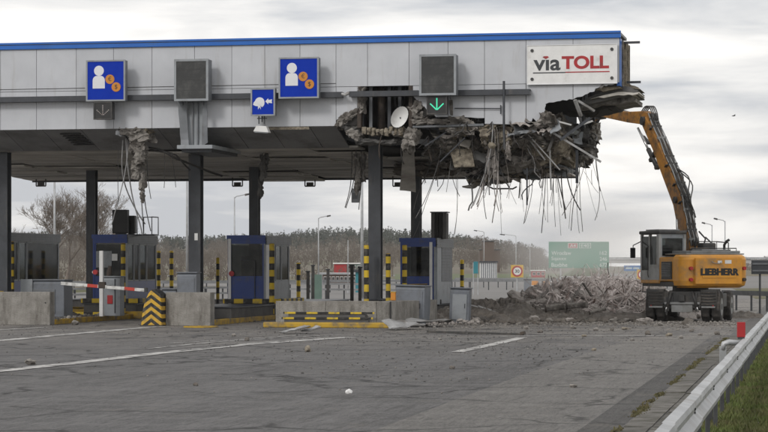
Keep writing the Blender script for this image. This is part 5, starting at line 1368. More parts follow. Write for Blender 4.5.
# heap: a displaced mound on the plaza
def mound(name, cx, cy, rx, ry, h, m, seed, nx=80, ny=40, label=None, rough=.25, kind='stuff', cat='rubble'):
    mb = MB(); vs = []
    for j in range(ny+1):
        for i in range(nx+1):
            u, v_ = i/nx*2-1, j/ny*2-1; x, y = cx+u*rx, cy+v_*ry
            e_ = max(0, 1-(abs(u)**2.4+abs(v_)**2.2)); q = Vector((x*.55+seed, y*.55, seed))
            z = h*(e_**.7)*(.55+.75*abs(noise.noise(q))+.35*noise.noise(q*2.7)+rough*noise.noise(q*8)+rough*.6*noise.noise(q*19)) - .03
            z += (.10*noise.noise(q*5))*min(1,e_*6)
            vs.append((x, y, z if e_ > 0 else -.03))
    mb.add(vs, [(j*(nx+1)+i, j*(nx+1)+i+1, (j+1)*(nx+1)+i+1, (j+1)*(nx+1)+i) for j in range(ny) for i in range(nx)])
    o = mb.build(name, M[m]); o['kind'] = kind; tag(o, label, cat)
    return lambda x, y: None
def px2(px, Y): return (px-384)/F*Y
mound('earth_heap', px2(505,82), 82, 3.6, 3.6, .75, 'earth', 2, label='low dark heap of earth and crushed concrete right of the cabinets')
mound('earth_heap', px2(470,78.5), 79, 2.2, 2.4, .45, 'earth', 5, label='spill of crushed concrete at the foot of the right booth')
mound('earth_heap', px2(600,86), 87, 4.8, 5.2, 1.25, 'palerubble', 7, label='broad pale heap of crushed concrete beyond the dark earth', cat='rubble')
mound('earth_heap', px2(575,81), 80.5, 4.4, 2.2, .35, 'earth', 9, label='flat trampled rubble between the heap and the excavator')
mound('earth_heap', px2(742,84), 84, 1.0, 1.0, .35, 'earth', 12, label='small mound of earth and weeds right of the excavator wheels', nx=30, ny=30)
def heap_z(px, Y):
    """rough height of the pale heap"""
    u, v_ = (px2(px,Y)-px2(600,86))/4.6, (Y-87)/5.2; e_ = max(0, 1-(abs(u)**2.4+abs(v_)**2.2)); return 1.12*e_**.7
# crushed pieces, too many to count
def scatter(name, label, n, fn, s0, s1, m, flat=.7, sink=.3):
    mb = MB()
    for _ in range(n):
        x, y, z = fn(rr); s_ = s0*(s1/s0)**(rr.random()**2.2); mb.rock((x,y,z+s_*(1-sink)*.5), s_, rr, flat)
    o = mb.build(name, M[m]); o['kind'] = 'stuff'; tag(o, label, 'rubble')
def sc_heap(r):
    px = r.gauss(600,40); Y = r.uniform(82,92); return px2(px,Y), Y, heap_z(px,Y)*r.uniform(.5,1.05)
def sc_dark(r):
    px = r.choice([r.gauss(505,38), r.gauss(560,60)]); Y = r.gauss(80.5,2.0); 
    if not 425 < px < 655: px = r.uniform(440,640)
    u = (px2(px,Y)-px2(505,82))/3.6; e_ = max(0,1-u*u-((Y-82)/3.6)**2)
    return px2(px,Y), Y, .45*e_*r.uniform(.4,1)
def sc_front(r):
    px = r.uniform(392,735); Y = 78.8 - abs(r.gauss(0,3.4)); return px2(px,Y), Y, .0
def sc_road(r):
    Y = 75*(.42+.58*r.random()**.45); px = r.gauss(470,190) if r.random() < .75 else r.uniform(-20,700)
    x = px2(px,Y); x = min(x, ex(2.5,Y)); return x, Y, .006
crumb_c = [(rr.gauss(430,190), 75*(.45+.55*rr.random()**.5)) for _ in range(46)]
def sc_crumb(r):
    if r.random() < .25: return sc_road(r)
    px, Y = r.choice(crumb_c); Y = Y+r.gauss(0,2.2)
    return min(px2(px,Y)+r.gauss(0,.7), ex(2.5,Y)), Y, .006
def sc_base(r):
    px = r.uniform(385,480); Y = r.uniform(73.5,78.5); return px2(px,Y), Y, .12*r.random()*max(0,(px-400)/60)
scatter('crushed_concrete', 'pale crushed concrete over the far heap', 2600, sc_heap, .05, .38, 'palerubble')
scatter('crushed_concrete', 'dark broken pieces over the near earth heap', 2200, sc_dark, .035, .20, 'earth')
scatter('crushed_concrete', 'trampled small rubble in front of the heap', 3600, sc_front, .015, .075, 'rubble')
scatter('grit', 'grit and small stones scattered over the road', 3800, sc_road, .005, .024, 'rubble')
scatter('grit', 'dark crumbs of asphalt scattered over the road', 3000, sc_crumb, .006, .034, 'plinth')
scatter('crushed_concrete', 'broken pieces around the grey cabinets', 500, sc_base, .03, .14, 'palerubble')
# twisted scrap
scrap = MB(); dark_s = MB()
for i in range(2300):
    px = rr.gauss(603,30); Y = rr.uniform(82,91)
    if px > 652 or px < 532: continue
    h = heap_z(px,Y)*rr.uniform(.5,1.1) + rr.random()**2*.42*max(0,1-abs(px-606)/56)
    p = Vector((px2(px,Y),Y,h)); d = Vector((rr.gauss(0,1),rr.gauss(0,.4),rr.gauss(0,.75))).normalized(); pts = [p.copy()]
    L_ = rr.uniform(.2,.9); n = 5
    for _ in range(n): d = (d+Vector((rr.gauss(0,.35),rr.gauss(0,.2),rr.gauss(0,.35)))).normalized(); p = p+d*L_/n; p.z = max(.02,p.z); pts.append(p.copy())
    (scrap if rr.random() < .90 else dark_s).tube(pts, rr.choice([.007,.009,.012,.018]), 3)
for i in range(900):
    px = rr.gauss(600,30); Y = rr.uniform(82,90)
    if px > 652 or px < 532: continue
    h = heap_z(px,Y)+rr.random()*.25; c = Vector((px2(px,Y),Y,h)); u = Vector((rr.gauss(0,1),rr.gauss(0,.5),rr.gauss(0,1))).normalized()*rr.uniform(.05,.30); v_ = Vector((rr.gauss(0,1),rr.gauss(0,.5),rr.gauss(0,1))).normalized()*rr.uniform(.015,.07)
    scrap.add([c-u-v_,c+u-v_*rr.random(),c+u+v_,c-u+v_+Vector((0,.05,.04))], [(0,1,2,3)])
o = scrap.build('twisted_scrap', M['scrap']); o['kind'] = 'stuff'; tag(o, 'mass of pale twisted bars and torn metal on the far heap', 'scrap')
o = dark_s.build('twisted_scrap', M['rebar']); o['kind'] = 'stuff'; tag(o, 'rusty bars tangled through the pale scrap', 'scrap')
# larger countable pieces
def sbeam(name, label, cat, p, q, Y, w, m_, Y2=None, group=None):
    a, b = W(p[0],p[1],Y), W(q[0],q[1],Y2 or Y); r = thing(name, label, cat, a, 0, group)
    MB().beam((0,0,0), b-a, w, w*.7).build('bar', M[m_], r); c = (b-a)*.5
    MB().beam(c*.9+Vector((0,-w*.6,0)), c*1.12+Vector((0,-w*.6,.0)), w*1.15, w*.9).build('joint_plate', M[m_], r); return r
for i, (p, q, Y, w_, m_, lab) in enumerate([
    ((568,306),(583,283),82.5,.07,'rubble','left leg of the pointed bent frame in the scrap heap'),((583,283),(598,306),82.5,.07,'rubble','right leg of the pointed bent frame in the scrap heap'),
    ((570,303),(596,301),82.4,.05,'rubble','cross bar of the pointed bent frame in the scrap heap'),
    ((612,285),(637,304),82.2,.06,'scrap','long pale bar sloping down to the excavator wheels'),((618,306),(634,283),82.3,.05,'scrap','pale bar crossing the sloping one near the excavator'),
    ((606,300),(642,292),82.1,.045,'scrap','thin pale bar lying nearly level in the tangle'),((622,280),(626,308),82.2,.04,'scrap','upright pale bar in the tangle by the excavator'),
    ((590,288),(612,277),84,.05,'scrap','pale bar rising from the middle of the scrap heap'),((556,300),(566,276),86,.05,'rubble','leaning bar at the left end of the scrap heap'),
    ((478,306),(509,318),79,.08,'sheet','long pale bar lying down the front of the earth heap'),((470,305),(496,311),79.5,.06,'sheet','pale bar lying high on the earth heap by the cabinet')]):
    sbeam('bent_bar', lab, 'bar', p, q, Y, w_, m_, Y+.5, 'long bent bars in the rubble')
for (p, q, Y, rr_, lab) in (((545,309),(565,306.5),79.6,.11,'dark drum-like pipe length lying left of the pair before the heap'),((566,306.5),(588,305),79.8,.10,'dark pipe length lying end to end with the left one'),((589,313),(606,309),79.0,.06,'thin dark pipe lying at the foot of the scrap heap')):
    a, b = W(p[0],p[1],Y), W(q[0],q[1],Y); r = thing('broken_pipe', lab, 'pipe', a, 0, 'pipes lying before the heap'); L_ = (b-a)
    MB().tube([Vector((0,0,0)), L_*.5+Vector((0,0,.02)), L_], rr_, 12).build('shell', M['rubble'], r); MB().tube([-L_*.01, L_*.06], rr_*1.12, 12).build('collar', M['rebar'], r)
    MB().tube([-L_*.02,-L_*.005], rr_*.7, 12).build('end_face', M['rubble'], r)
def rock_thing(px, py, s_, label, m_='rubble', fl=.7, grp='loose lumps of rubble on the road'):
    p = G(px, py); o = MB().rock((0,0,s_*.4), s_, rr, fl, sub=True).build('rubble_lump', M[m_]); o.location = p; tag(o, label, 'rubble lump', grp); return o
rks = [(558,314,.13,'lump at the foot of the dark pipes'),(573,329,.10,'brown lump on the dusty edge left of three in a row'),(596,331,.10,'lump in the middle of the dusty edge below the sheet'),(612,331,.09,'lump right beside the yellow spill'),
 (648,335,.12,'round brown lump below the left excavator wheel'),(669,336.5,.10,'lump below the middle of the excavator'),(681,339,.09,'smallish lump before the excavator stabiliser'),(692,332,.11,'upright lump below the excavator number plate'),
 (687.5,325,.20,'largest pale lump right under the excavator frame'),(700,336,.09,'lump right of the stabiliser on the road'),(717,335,.10,'lump near the right excavator wheel'),(584,337,.08,'small lump on the faint white line'),
 (594,351,.06,'lone small lump on the pale lane'),(308,352,.13,'dark lump alone on the road before the steps'),(247,341,.10,'flat dark lump touching the long white line'),(234,336.5,.09,'dark flat lump above the long white line'),
 (526,329.5,.11,'lump on the road below the earth heap'),(540,333,.09,'small lump below the earth heap edge'),(440,340,.07,'small lump near the broken white line'),(75,325,.16,'brown lump in the lane left of the chevron nose'),(31,365,.13,'flat dark lump on the long white line at left'),
 (196,386,.05,'dark crumb alone on the near road'),(573,388,.07,'lump on the near pale lane'),(452,369,.06,'dark flake in the middle of the near road'),(632,341,.07,'lump between pale lane and excavator'),(660,326,.13,'lump beside the left excavator tyre')]
for px, py, s_, lab in rks: rock_thing(px, py, s_, lab, rr.choice(['rubble','earth','wool']))
rock_thing(349, 394, .055, 'small bright white ball lying on the near road', 'white', 1.0, None)
o = rock_thing(625, 330.3, .14, 'flattened yellow brown lump on the dusty edge', 'wool', .35, None)
rk4 = random.Random(8)
for i in range(44):
    px = rk4.uniform(425,650); Y = rk4.uniform(77.5,81.5); o = MB().rock((0,0,0), rk4.uniform(.10,.26), rr, rk4.uniform(.45,.9), sub=True).build('rubble_lump', M[rk4.choice(['rubble','earth','palerubble'])])
    u = (px2(px,Y)-px2(505,82))/3.6; e_ = max(0,1-u*u-((Y-82)/3.6)**2); o.location = (px2(px,Y), Y, .05+.45*e_); tag(o, 'rough lump of broken concrete lying in the rubble field beside the excavator', 'rubble lump', 'lumps in the rubble field')
# crumpled sheets lying about
def flat_sheet(name, label, p, w, d, m_, seed, rz=0, h=.25):
    rng = random.Random(seed); n = 8; mb = MB(); vs = []
    for s_ in (0,.012):
        for j in range(n+1):
            for i in range(n+1):
                x, y = (i/n-.5)*w, (j/n-.5)*d; q = Vector((x*2.2+seed, y*2.2, seed))
                vs.append((x+noise.noise(q*2)*.12, y+noise.noise(q*2+Vector((5,0,0)))*.12, max(.02,.05+h*.8*max(0,noise.noise(q*.45))+h*.35*(x/w+.5)+.05*noise.noise(q*1.6)) + s_))
    k_ = (n+1)**2; fs = []
    for j in range(n):
        for i in range(n): a = j*(n+1)+i; fs += [(a+n+1,a+n+2,a+1,a),(a+k_,a+k_+1,a+k_+n+2,a+k_+n+1)]
    mb.add(vs, fs); o = mb.build(name, M[m_]); o.location = p; o.rotation_euler = (0,0,rz); tag(o, label, 'metal sheet', 'crumpled sheets on the ground'); return o
flat_sheet('crumpled_sheet', 'pale crumpled sheet lying below the scrap heap', G(590,319), 1.1, .9, 'white', 3, .2, .2)
flat_sheet('crumpled_sheet', 'bent grey sheet before the leaning cabinet', G(404,330), 1.1, .9, 'sheet', 5, .5, .35)
flat_sheet('crumpled_sheet', 'longer grey sheet spread right of the leaning cabinet', G(425,327), 1.6, 1.1, 'sheet', 6, -.3, .3)
flat_sheet('crumpled_sheet', 'small grey sheet tipped against the yellow step beam', G(295,334), .75, .6, 'sheet', 8, .2, .5)
flat_sheet('crumpled_sheet', 'small torn scrap of sheet right of the tipped one', G(310,334), .5, .4, 'sheet', 9, .2, .25)
a, b = G(428,333), G(523,335.5)
r = thing('dark_batten', 'long thin dark batten lying across the road', 'batten', a); MB().beam((0,0,.04),(b-a)+Vector((0,0,.03)),.10,.06).build('bar', M['machdark'], r); MB().beam((b-a)*.98+Vector((0,0,.05)),(b-a)*1.02+Vector((0,.05,.08)),.14,.08).build('end_plate', M['rebar'], r)
# dirt strewn under the hanging casing on island one
def sc_isl(r): B = r.uniform(71.3,79); a = iA(50)-r.uniform(.0,1.8)*((B-70)/9)**.3; v = T(a,B); return v.x, v.y, .16
scatter('fallen_debris', 'debris strewn over the island behind the leftmost block', 170, sc_isl, .02, .14, 'rubble')
def sc_i2(r): B = r.uniform(74,84); a = iA(210)+r.gauss(1.0,1.4); v = T(a,B); return v.x, v.y, .008
scatter('fallen_debris', 'dust and debris strewn on the lane by the middle booth', 300, sc_i2, .015, .08, 'rubble')
# bird
v = W(733.5,116,60); r = thing('bird', 'small dark bird flying in the sky at the upper right', 'bird', v)
MB().tube([(-.045,0,0),(0,0,.005),(.04,0,.01),(.055,0,.015)], [.004,.014,.011,.003], 6).build('body', M['black'], r); MB().add([(-.02,0,.0),(.03,0,.01),(.05,-.07,.05),(.02,.0,.006),(.05,.07,.05)], [(0,1,2),(0,1,4)]).build('wing', M['black'], r)
# ================================================================ THE EXCAVATOR
CY = 79.6
cx = px2(690.5, CY)
exc = thing('wheeled_excavator', 'yellow wheeled excavator reaching its long arm up into the torn canopy', 'excavator', (cx, CY, 0), 0)
def epart(mb, name, m_, parent=None, rz=0.0, bevel=0, smooth=False, loc=(0,0,0), fx=False):
    o = mb.build(name, M[m_] if isinstance(m_, str) else m_, parent or exc, loc=loc, rotz=rz, bevel=bevel, smooth=smooth)
    if fx: fixn(o)
    return o
RU = -radians(16)       # undercarriage follows the road
# wheels
def wheel(x, y):
    m = Matrix.Rotation(RU,3,'Z'); p = m @ Vector((x,y,.52))
    w = MB(); n = 28; R_ = .52
    prof = [(-.14,.30),(-.15,.44),(-.12,.50),(-.06,.52),(.06,.52),(.12,.50),(.15,.44),(.14,.30)]
    vs = []; 
    for k_ in range(n):
        a = 2*pi*k_/n; lug = .012 if k_%2 else -.012
        for (xx, r_) in prof: r2 = r_ + (lug if r_ > .49 else 0); vs.append((xx, cos(a)*r2, sin(a)*r2))
    q = len(prof); w.add(vs, [(k_*q+i,k_*q+i+1,((k_+1)%n)*q+i+1,((k_+1)%n)*q+i) for k_ in range(n) for i in range(q-1)])
    t = epart(w, 'wheel', 'tyre', rz=RU, loc=p, smooth=False, fx=True)
    rm = MB().tube([(-.145,0,0),(-.10,0,0),(.10,0,0),(.145,0,0)],[.30,.27,.27,.30],20); epart(rm, 'rim', 'machgrey', t)
    MB().tube([(-.16,0,0),(.16,0,0)],.10,12).build('hub', M['machdark'], t)
for y in (-1.35, 1.25):
    for x in (-1.12,-.76,.76,1.12): wheel(x, y)
def ub(name, m_, *boxes, bevel=.015):
    mb = MB()
    for b in boxes: mb.box(*b)
    return epart(mb, name, m_, rz=RU, bevel=bevel)
ub('axle','machdark',(-.62,.62,-1.37,-1.13,.40,.64)); ub('axle','machdark',(-.62,.62,1.13,1.37,.40,.64))
ub('chassis','machdark',(-.48,.48,-1.75,1.75,.62,1.02),(-.75,.75,-.9,.9,.66,.98))
ub('differential','machdark',(-.22,.22,-1.45,-1.05,.34,.62))
ub('tool_box','machdark',(-1.18,-.76,-.55,.55,.50,.95)); ub('step_box','machdark',(.76,1.18,-.55,.55,.50,.95))
ub('mudguard','machdark',(-1.26,-.60,-1.72,-1.68,.72,1.12)); ub('mudguard','machdark',(.60,1.26,-1.72,-1.68,.72,1.12))
# stabilisers folded at the rear, ribbed plates
for sx in (-1, 1):
    st = ub('stabiliser','machdark',(min(sx*.62,sx*1.16),max(sx*.62,sx*1.16),-1.90,-1.76,.52,1.10))
    for i in range(5):
        z = .58+i*.10; MB().box(min(sx*.64,sx*1.14),max(sx*.64,sx*1.14),-1.945,-1.902,z,z+.045).build('tread_rib', M['tyre'], st)
    MB().box(min(sx*.66,sx*1.12),max(sx*.66,sx*1.12),-1.99,-1.946,.49,.54).build('foot_plate', M['machgrey'], st)
    disc(MB(), sx*1.05, .56, .02, -1.962, -1.946, 10).build('tail_lamp', M['red'], st)
    ub('stabiliser_arm','machdark',(min(sx*.30,sx*.64),max(sx*.30,sx*.64),-1.95,-1.70,.62,.86))
    c = MB().tube([(sx*.36,-1.98,1.02),(sx*.50,-2.0,.52)], .05, 10); epart(c,'stabiliser_cylinder','machdark', rz=RU, smooth=True)
    c = MB().tube([(sx*.50,-2.0,.56),(sx*.56,-2.0,.34)], .03, 10); epart(c,'piston_rod','chrome', rz=RU, smooth=True)
ub('rear_frame','machdark',(-.62,.62,-1.90,-1.76,.46,1.04)); ub('rear_plate','machgrey',(-.36,.36,-1.975,-1.91,.34,.58))
ub('rear_beam','machgrey',(-.60,.60,-1.96,-1.905,.60,.68)); ub('tow_bracket','machdark',(-.10,.10,-2.05,-1.905,.70,.92))
for x in (-.48,.48): ub('rear_rib','machdark',(x-.04,x+.04,-1.97,-1.905,.36,1.0))
epart(MB().cyl((0,0,1.12), .62, .20, 28), 'slew_ring', 'machdark')
epart(MB().tube([(0,0,1.0),(0,0,1.05)],[.75,.72],28), 'slew_base', 'machdark')

# ---- upper structure, turned to the left of the travel direction
RUP = radians(18)
up = MB().box(-1.20,1.20,-1.45,1.35,1.20,1.36).build('upper_frame', M['machdark'], exc, rotz=RUP, bevel=.02)
def us(mb, name, m_, bevel=0, smooth=False, fx=False, label=None):      # parts of the upper structure: children of the excavator, same turn
    o = epart(mb, name, m_, rz=RUP, bevel=bevel, smooth=smooth, fx=fx)
    if label: o['label'] = label
    return o
# counterweight: rounded plan, chamfered bottom edge
def plan(off, y_front, n=9, yr=-2.15, hw=1.25, rc=.42):
    hw -= off; yr += off; q = []
    for i in range(n+1):
        t = pi + (pi/2)*i/n; q.append((-hw+rc+cos(t)*rc, yr+rc+.10+sin(t)*rc))
    for i in range(1, 6): x = -(hw-rc) + 2*(hw-rc)*i/6; q.append((x, yr+.10-.10*math.sin(pi*i/6)))
    for i in range(n+1):
        t = -pi/2 + (pi/2)*i/n; q.append((hw-rc+cos(t)*rc, yr+rc+.10+sin(t)*rc))
    return q + [(hw, y_front), (-hw, y_front)]
mb = MB(); lays = [(1.16,.16),(1.24,.03),(1.40,0),(2.12,0),(2.22,.03),(2.28,.10)]; vs = []; n = None
for z, off in lays:
    q = plan(off, -1.25 if True else 0); q[-1] = (-(1.25-off), -1.25); q[-2] = (1.25-off, -1.25); n = len(q); vs += [(x,y,z) for x, y in q]
mb.add(vs, [tuple(range(n))[::-1], tuple(range((len(lays)-1)*n, len(lays)*n))] + [(j*n+i,j*n+(i+1)%n,(j+1)*n+(i+1)%n,(j+1)*n+i) for j in range(len(lays)-1) for i in range(n)])
cwt = us(mb, 'counterweight', 'orange', bevel=.03, fx=True)
def rear(mbx, name, m_, parent): 
    o = mbx.build(name, M[m_], parent); return o
rear(MB().box(-.86,.86,-2.205,-2.10,1.30,2.16), 'rear_door', 'orange', cwt)
rear(MB().box(-.62,.62,-2.225,-2.206,1.50,1.88), 'door_pressing', 'orange', cwt)
t_ = text('lettering','LIEBHERR',1,M['black'],cwt,(0,-2.228,0),(pi/2,0,0),.003,.028); fit(t_, .02, 1.70, 1.40, .23)
for dx_, dz_ in ((.014,0),(-.012,0),(.0,.010)):
    t_ = text('lettering','LIEBHERR',1,M['black'],cwt,(0,-2.2285-abs(dx_)*.1-dz_*.2,0),(pi/2,0,0),.003,.028); fit(t_, .02+dx_, 1.70+dz_, 1.40, .23)
rear(MB().box(-.06,.10,-2.232,-2.226,2.00,2.08), 'sticker', 'white', cwt); rear(MB().box(.22,.46,-2.212,-2.206,1.98,2.10), 'sticker', 'white', cwt)
rear(MB().tube([(-.28,-2.22,2.06),(-.22,-2.25,2.0),(.0,-2.25,1.98),(.10,-2.22,2.06)],.012,5), 'handle', 'machgrey', cwt)
for x, z in ((-.99,1.82),(-.99,1.44),(.99,1.82),(.99,1.44)):
    y = -2.10 + .0; o = disc(MB(), x, z, .062, y-.06, y+.05, 14).build('reflector', M['red'] if z > 1.5 or x < 0 else M['rebar'], cwt)
# engine deck, side panels with grille
us(MB().box(-1.22,1.24,-1.245,.30,1.37,2.20), 'engine_cover', 'orange', bevel=.04)
us(MB().box(-1.245,-1.222,-1.12,-.30,1.45,2.05), 'grille_frame', 'machdark')
gro = us(MB().box(-1.248,-1.246,-1.06,-.36,1.50,2.0), 'grille_panel', 'black')
for i in range(11): MB().rbox((-1.262,-.71,1.53+i*.044),(.02,.70,.016),(0,.5,0)).build('louvre', M['machgrey'], gro)
us(MB().box(-1.0,1.18,-1.75,.1,2.285,2.33).box(-.75,1.10,-1.60,-.1,2.331,2.42), 'deck_cover', 'machgrey', bevel=.03)
us(MB().box(-.2,.9,-1.3,-.5,2.421,2.47), 'deck_hatch', 'machgrey', bevel=.02)
us(MB().tube([(.72,-1.15,2.42),(.72,-1.15,2.62),(.78,-1.2,2.74),(.84,-1.28,2.80)],.045,10), 'exhaust', 'black', smooth=True)
us(MB().tube([(-.75,-1.6,2.42),(-.75,-1.6,2.50),(.95,-1.6,2.50),(.95,-1.6,2.42)],.018,6), 'deck_rail', 'machdark')
us(MB().rbox((.52,-.2,2.56),(.5,.5,.28)), 'air_filter', 'machdark', bevel=.05)
us(MB().tube([(.3,.3,2.3),(.3,.3,2.75),(1.15,.3,2.75),(1.15,.3,2.3)],.02,6).tube([(1.15,.3,2.75),(1.15,-.6,2.70),(1.15,-.6,2.3)],.02,6), 'hand_rail', 'machdark')
us(MB().box(.42,1.22,.31,1.30,1.37,1.95), 'fuel_tank', 'orange', bevel=.04)
# cab
cab = us(MB().box(-1.24,-.22,-.10,1.42,1.30,1.42), 'cab', 'orange', bevel=.02)
zb_, zt_ = 1.42, 3.00
posts = [(-1.20,-.06),(-.26,-.06),(-1.20,.70),(-1.20,1.38),(-.26,1.38)]
for x, y in posts: MB().box(x-.045,x+.045,y-.04,y+.04,zb_+.002,zt_).build('cab_post', M['cabgrey'], cab)
MB().box(-1.235,-1.19,-.018,.658,zb_+.003,1.95).box(-1.235,-1.19,.742,1.338,zb_+.003,1.75).build('door_panel', M['cabgrey'], cab)
MB().box(-1.153,-.307,-.085,-.05,zb_+.003,2.25).build('rear_panel', M['cabgrey'], cab)
MB().box(-1.24,-1.15,.0,.10,1.95,3.0).build('rear_quarter', M['cabgrey'], cab)
MB().box(-1.222,-1.215,.10,.655,1.953,2.93).build('side_window', M['darkglass'], cab)
MB().box(-1.222,-1.215,.745,1.335,1.753,2.93).build('door_window', M['darkglass'], cab)
MB().box(-1.11,-.34,-.072,-.066,2.28,2.86).build('rear_window', M['glass'], cab)
MB().box(-1.153,-.307,-.086,-.05,2.862,3.0).box(-1.153,-1.112,-.086,-.05,2.252,2.86).box(-.338,-.307,-.086,-.05,2.252,2.86).build('rear_window_frame', M['lightcab'], cab)
MB().box(-1.15,-.31,1.36,1.366,1.5,2.93).build('front_window', M['glass'], cab)
MB().box(-.247,-.240,-.0,1.33,1.8,2.93).build('right_window', M['darkglass'], cab)
MB().box(-1.28,-.20,-.16,1.50,3.002,3.12).build('cab_roof', M['machdark'], cab, bevel=.04)
MB().box(-1.15,-.35,.1,1.2,3.121,3.17).build('roof_hatch', M['machgrey'], cab, bevel=.02)
for x in (-1.0,-.5): MB().rbox((x,1.44,3.05),(.18,.12,.12)).build('work_lamp', M['white'], cab)
MB().box(-.95,-.50,.25,.40,1.95,2.62).box(-.98,-.47,.25,.80,1.85,1.97).build('driver_seat', M['black'], cab, bevel=.04)
MB().tube([(-1.25,1.40,2.75),(-1.50,1.48,2.62),(-1.50,1.48,2.45)],.018,6).build('mirror_arm', M['machdark'], cab)
MB().rbox((-1.52,1.46,2.36),(.20,.06,.36),(0,0,.2)).build('mirror', M['black'], cab, bevel=.02)
MB().tube([(-1.27,.68,1.5),(-1.30,.68,1.6),(-1.30,.68,2.5),(-1.27,.68,2.6)],.015,6).build('grab_handle', M['machdark'], cab)
MB().box(-1.30,-1.12,.55,1.2,.98,1.02).box(-1.30,-1.28,.6,.64,1.02,1.3).box(-1.30,-1.28,1.1,1.14,1.02,1.3).build('cab_step', M['machdark'], cab)
# person in the cab, seen through the rear window
# ---- boom and stick in the vertical plane x = BX of the upper structure
cu, su = cos(RUP), sin(RUP)
BX = .42
def onboom(px, py, bx=BX):
    """point of the boom plane under a pixel, in upper-structure coordinates (y, z)"""
    # plane: world = C + Rz(RUP) (bx, y, z);  X = cx + bx*cu - y*su ; Y = CY + bx*su + y*cu
    t = (px-384)/F
    y = (cx + bx*cu - t*(CY + bx*su)) / (su + t*cu)
    Y = CY + bx*su + y*cu
    return y, HC - (py-266)/F*Y
def bpt(px, py, bx=BX): y, z = onboom(px, py, bx); return Vector((bx, y, z))
P0 = Vector((BX, .55, 1.75)); Pm = bpt(681,200); P1 = bpt(659,145); P2 = bpt(648,121); P3 = bpt(600,112.5); 
def box_girder(pts, hs, w, name, m_, parent=None):
    """rectangular girder along points in the plane x=const, with height per point"""
    mb = MB(); vs = []
    for i, p in enumerate(pts):
        d = (pts[min(i+1,len(pts)-1)]-pts[max(i-1,0)]); d.x = 0; d.normalize(); nrm = Vector((0,-d.z,d.y))
        for s_, x in ((-1,-w/2),(-1,w/2),(1,w/2),(1,-w/2)): vs.append(p + nrm*(s_*hs[i]/2) + Vector((x,0,0)))
    n = len(pts); mb.add(vs, [(3,2,1,0),(4*n-4,4*n-3,4*n-2,4*n-1)] + [(4*j+i,4*j+(i+1)%4,4*j+4+(i+1)%4,4*j+4+i) for j in range(n-1) for i in range(4)])
    return us(mb, name, m_, bevel=.02, fx=True)
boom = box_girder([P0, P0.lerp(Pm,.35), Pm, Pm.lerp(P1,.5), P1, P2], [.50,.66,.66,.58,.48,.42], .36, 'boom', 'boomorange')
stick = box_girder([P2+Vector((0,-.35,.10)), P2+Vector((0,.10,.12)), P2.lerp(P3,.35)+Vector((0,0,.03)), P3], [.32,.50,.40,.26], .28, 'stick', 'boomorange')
for p, r_ in ((P0,.20),(Pm,.12),(P2,.16)): us(MB().tube([p-Vector((.27,0,0)), p+Vector((.27,0,0))], r_, 14), 'pivot_pin', 'machdark')
# cylinders
def ram(a, b, x, r_, frac=.55, nm='hydraulic_cylinder'):
    a = Vector((x,a.y,a.z)); b = Vector((x,b.y,b.z)); m_ = a.lerp(b,frac)
    c = us(MB().tube([a,m_], r_, 12), nm, 'boomorange' if r_ > .09 else 'machdark', smooth=True); o = MB().tube([m_, b], r_*.55, 10).build('piston_rod', M['chrome'], c, smooth=True)
    MB().tube([a-Vector((.07,0,0)), a+Vector((.07,0,0))], r_*1.2, 10).build('eye', M['machdark'], c)
for sx in (-.30,.30): ram(Vector((0,1.15,1.6)), P0.lerp(Pm,.72), BX+sx, .085, .5)
ram(bpt(665,165)+Vector((0,.55,-.05)), P2+Vector((0,.75,-.22)), BX-.06, .085, .45)
ram(bpt(652,135)+Vector((0,.5,-.25)), bpt(640,128)+Vector((0,.3,-.1)), BX+.1, .06, .5)
us(MB().beam(P1+Vector((-.05,.1,-.2)), P1+Vector((-.05,.62,-.55)), .14,.12), 'linkage', 'machdark')
# hoses and covers on the back of the boom
for k_ in range(7):
    x = BX-.15+k_*.05; pts = []
    for t in [i/16 for i in range(17)]:
        if t < .5: p = P0.lerp(Pm, .25+t*1.5)
        else: p = Pm.lerp(P2, (t-.5)*2)
        d = (P2-P0).normalized(); nrm = Vector((0,-d.z,d.y)); h = .40 + .05*((k_*7+int(t*16)*5)%3)/2
        pts.append(Vector((x,0,0)) + Vector((0,p.y,p.z)) + nrm*h)
    us(MB().tube(pts, .024, 6), 'hydraulic_hose', 'hose' if k_%3 else 'machgrey', smooth=True)
for i in range(15):
    if i in (3,8,11): continue
    t = .18+i*.055+(.012 if i%2 else 0); p = P0.lerp(Pm, min(1,t*1.9)) if t < .52 else Pm.lerp(P2, min(1,(t-.52)*2.15)); d = (P2-P0).normalized(); nrm = Vector((0,-d.z,d.y)); c = Vector((BX,p.y,p.z))+nrm*.42
    us(MB().beam(c-Vector((.19,0,0)), c+Vector((.17,0,0)), .04 if i%3 else .07, .09), 'hose_clamp', 'machdark' if i%4 else 'machgrey')
    if i%2: us(MB().beam(c-Vector((.22,0,0))-nrm*.05, c-Vector((.22,0,0))-nrm*.2, .03,.10,up=(1,0,0)), 'clamp_bracket', 'machdark')
for k_, (dx, e) in enumerate(((-.1,.5),(0,.75),(.12,.95),(.2,.7))):     # loose loops at the right of the boom
    a_, b_ = P0.lerp(Pm,.65), Pm.lerp(P2,.35); d = (P2-P0).normalized(); nrm = Vector((0,-d.z,d.y)); pts = []
    for i in range(13): t = i/12; p = a_.lerp(b_, t); pts.append(Vector((BX+dx+.12*sin(t*9+k_),p.y,p.z))+nrm*(.40+e*.55*sin(pi*t)*(1-.35*t)))
    us(MB().tube(pts, .022, 6), 'hose_loop', 'hose', smooth=True)
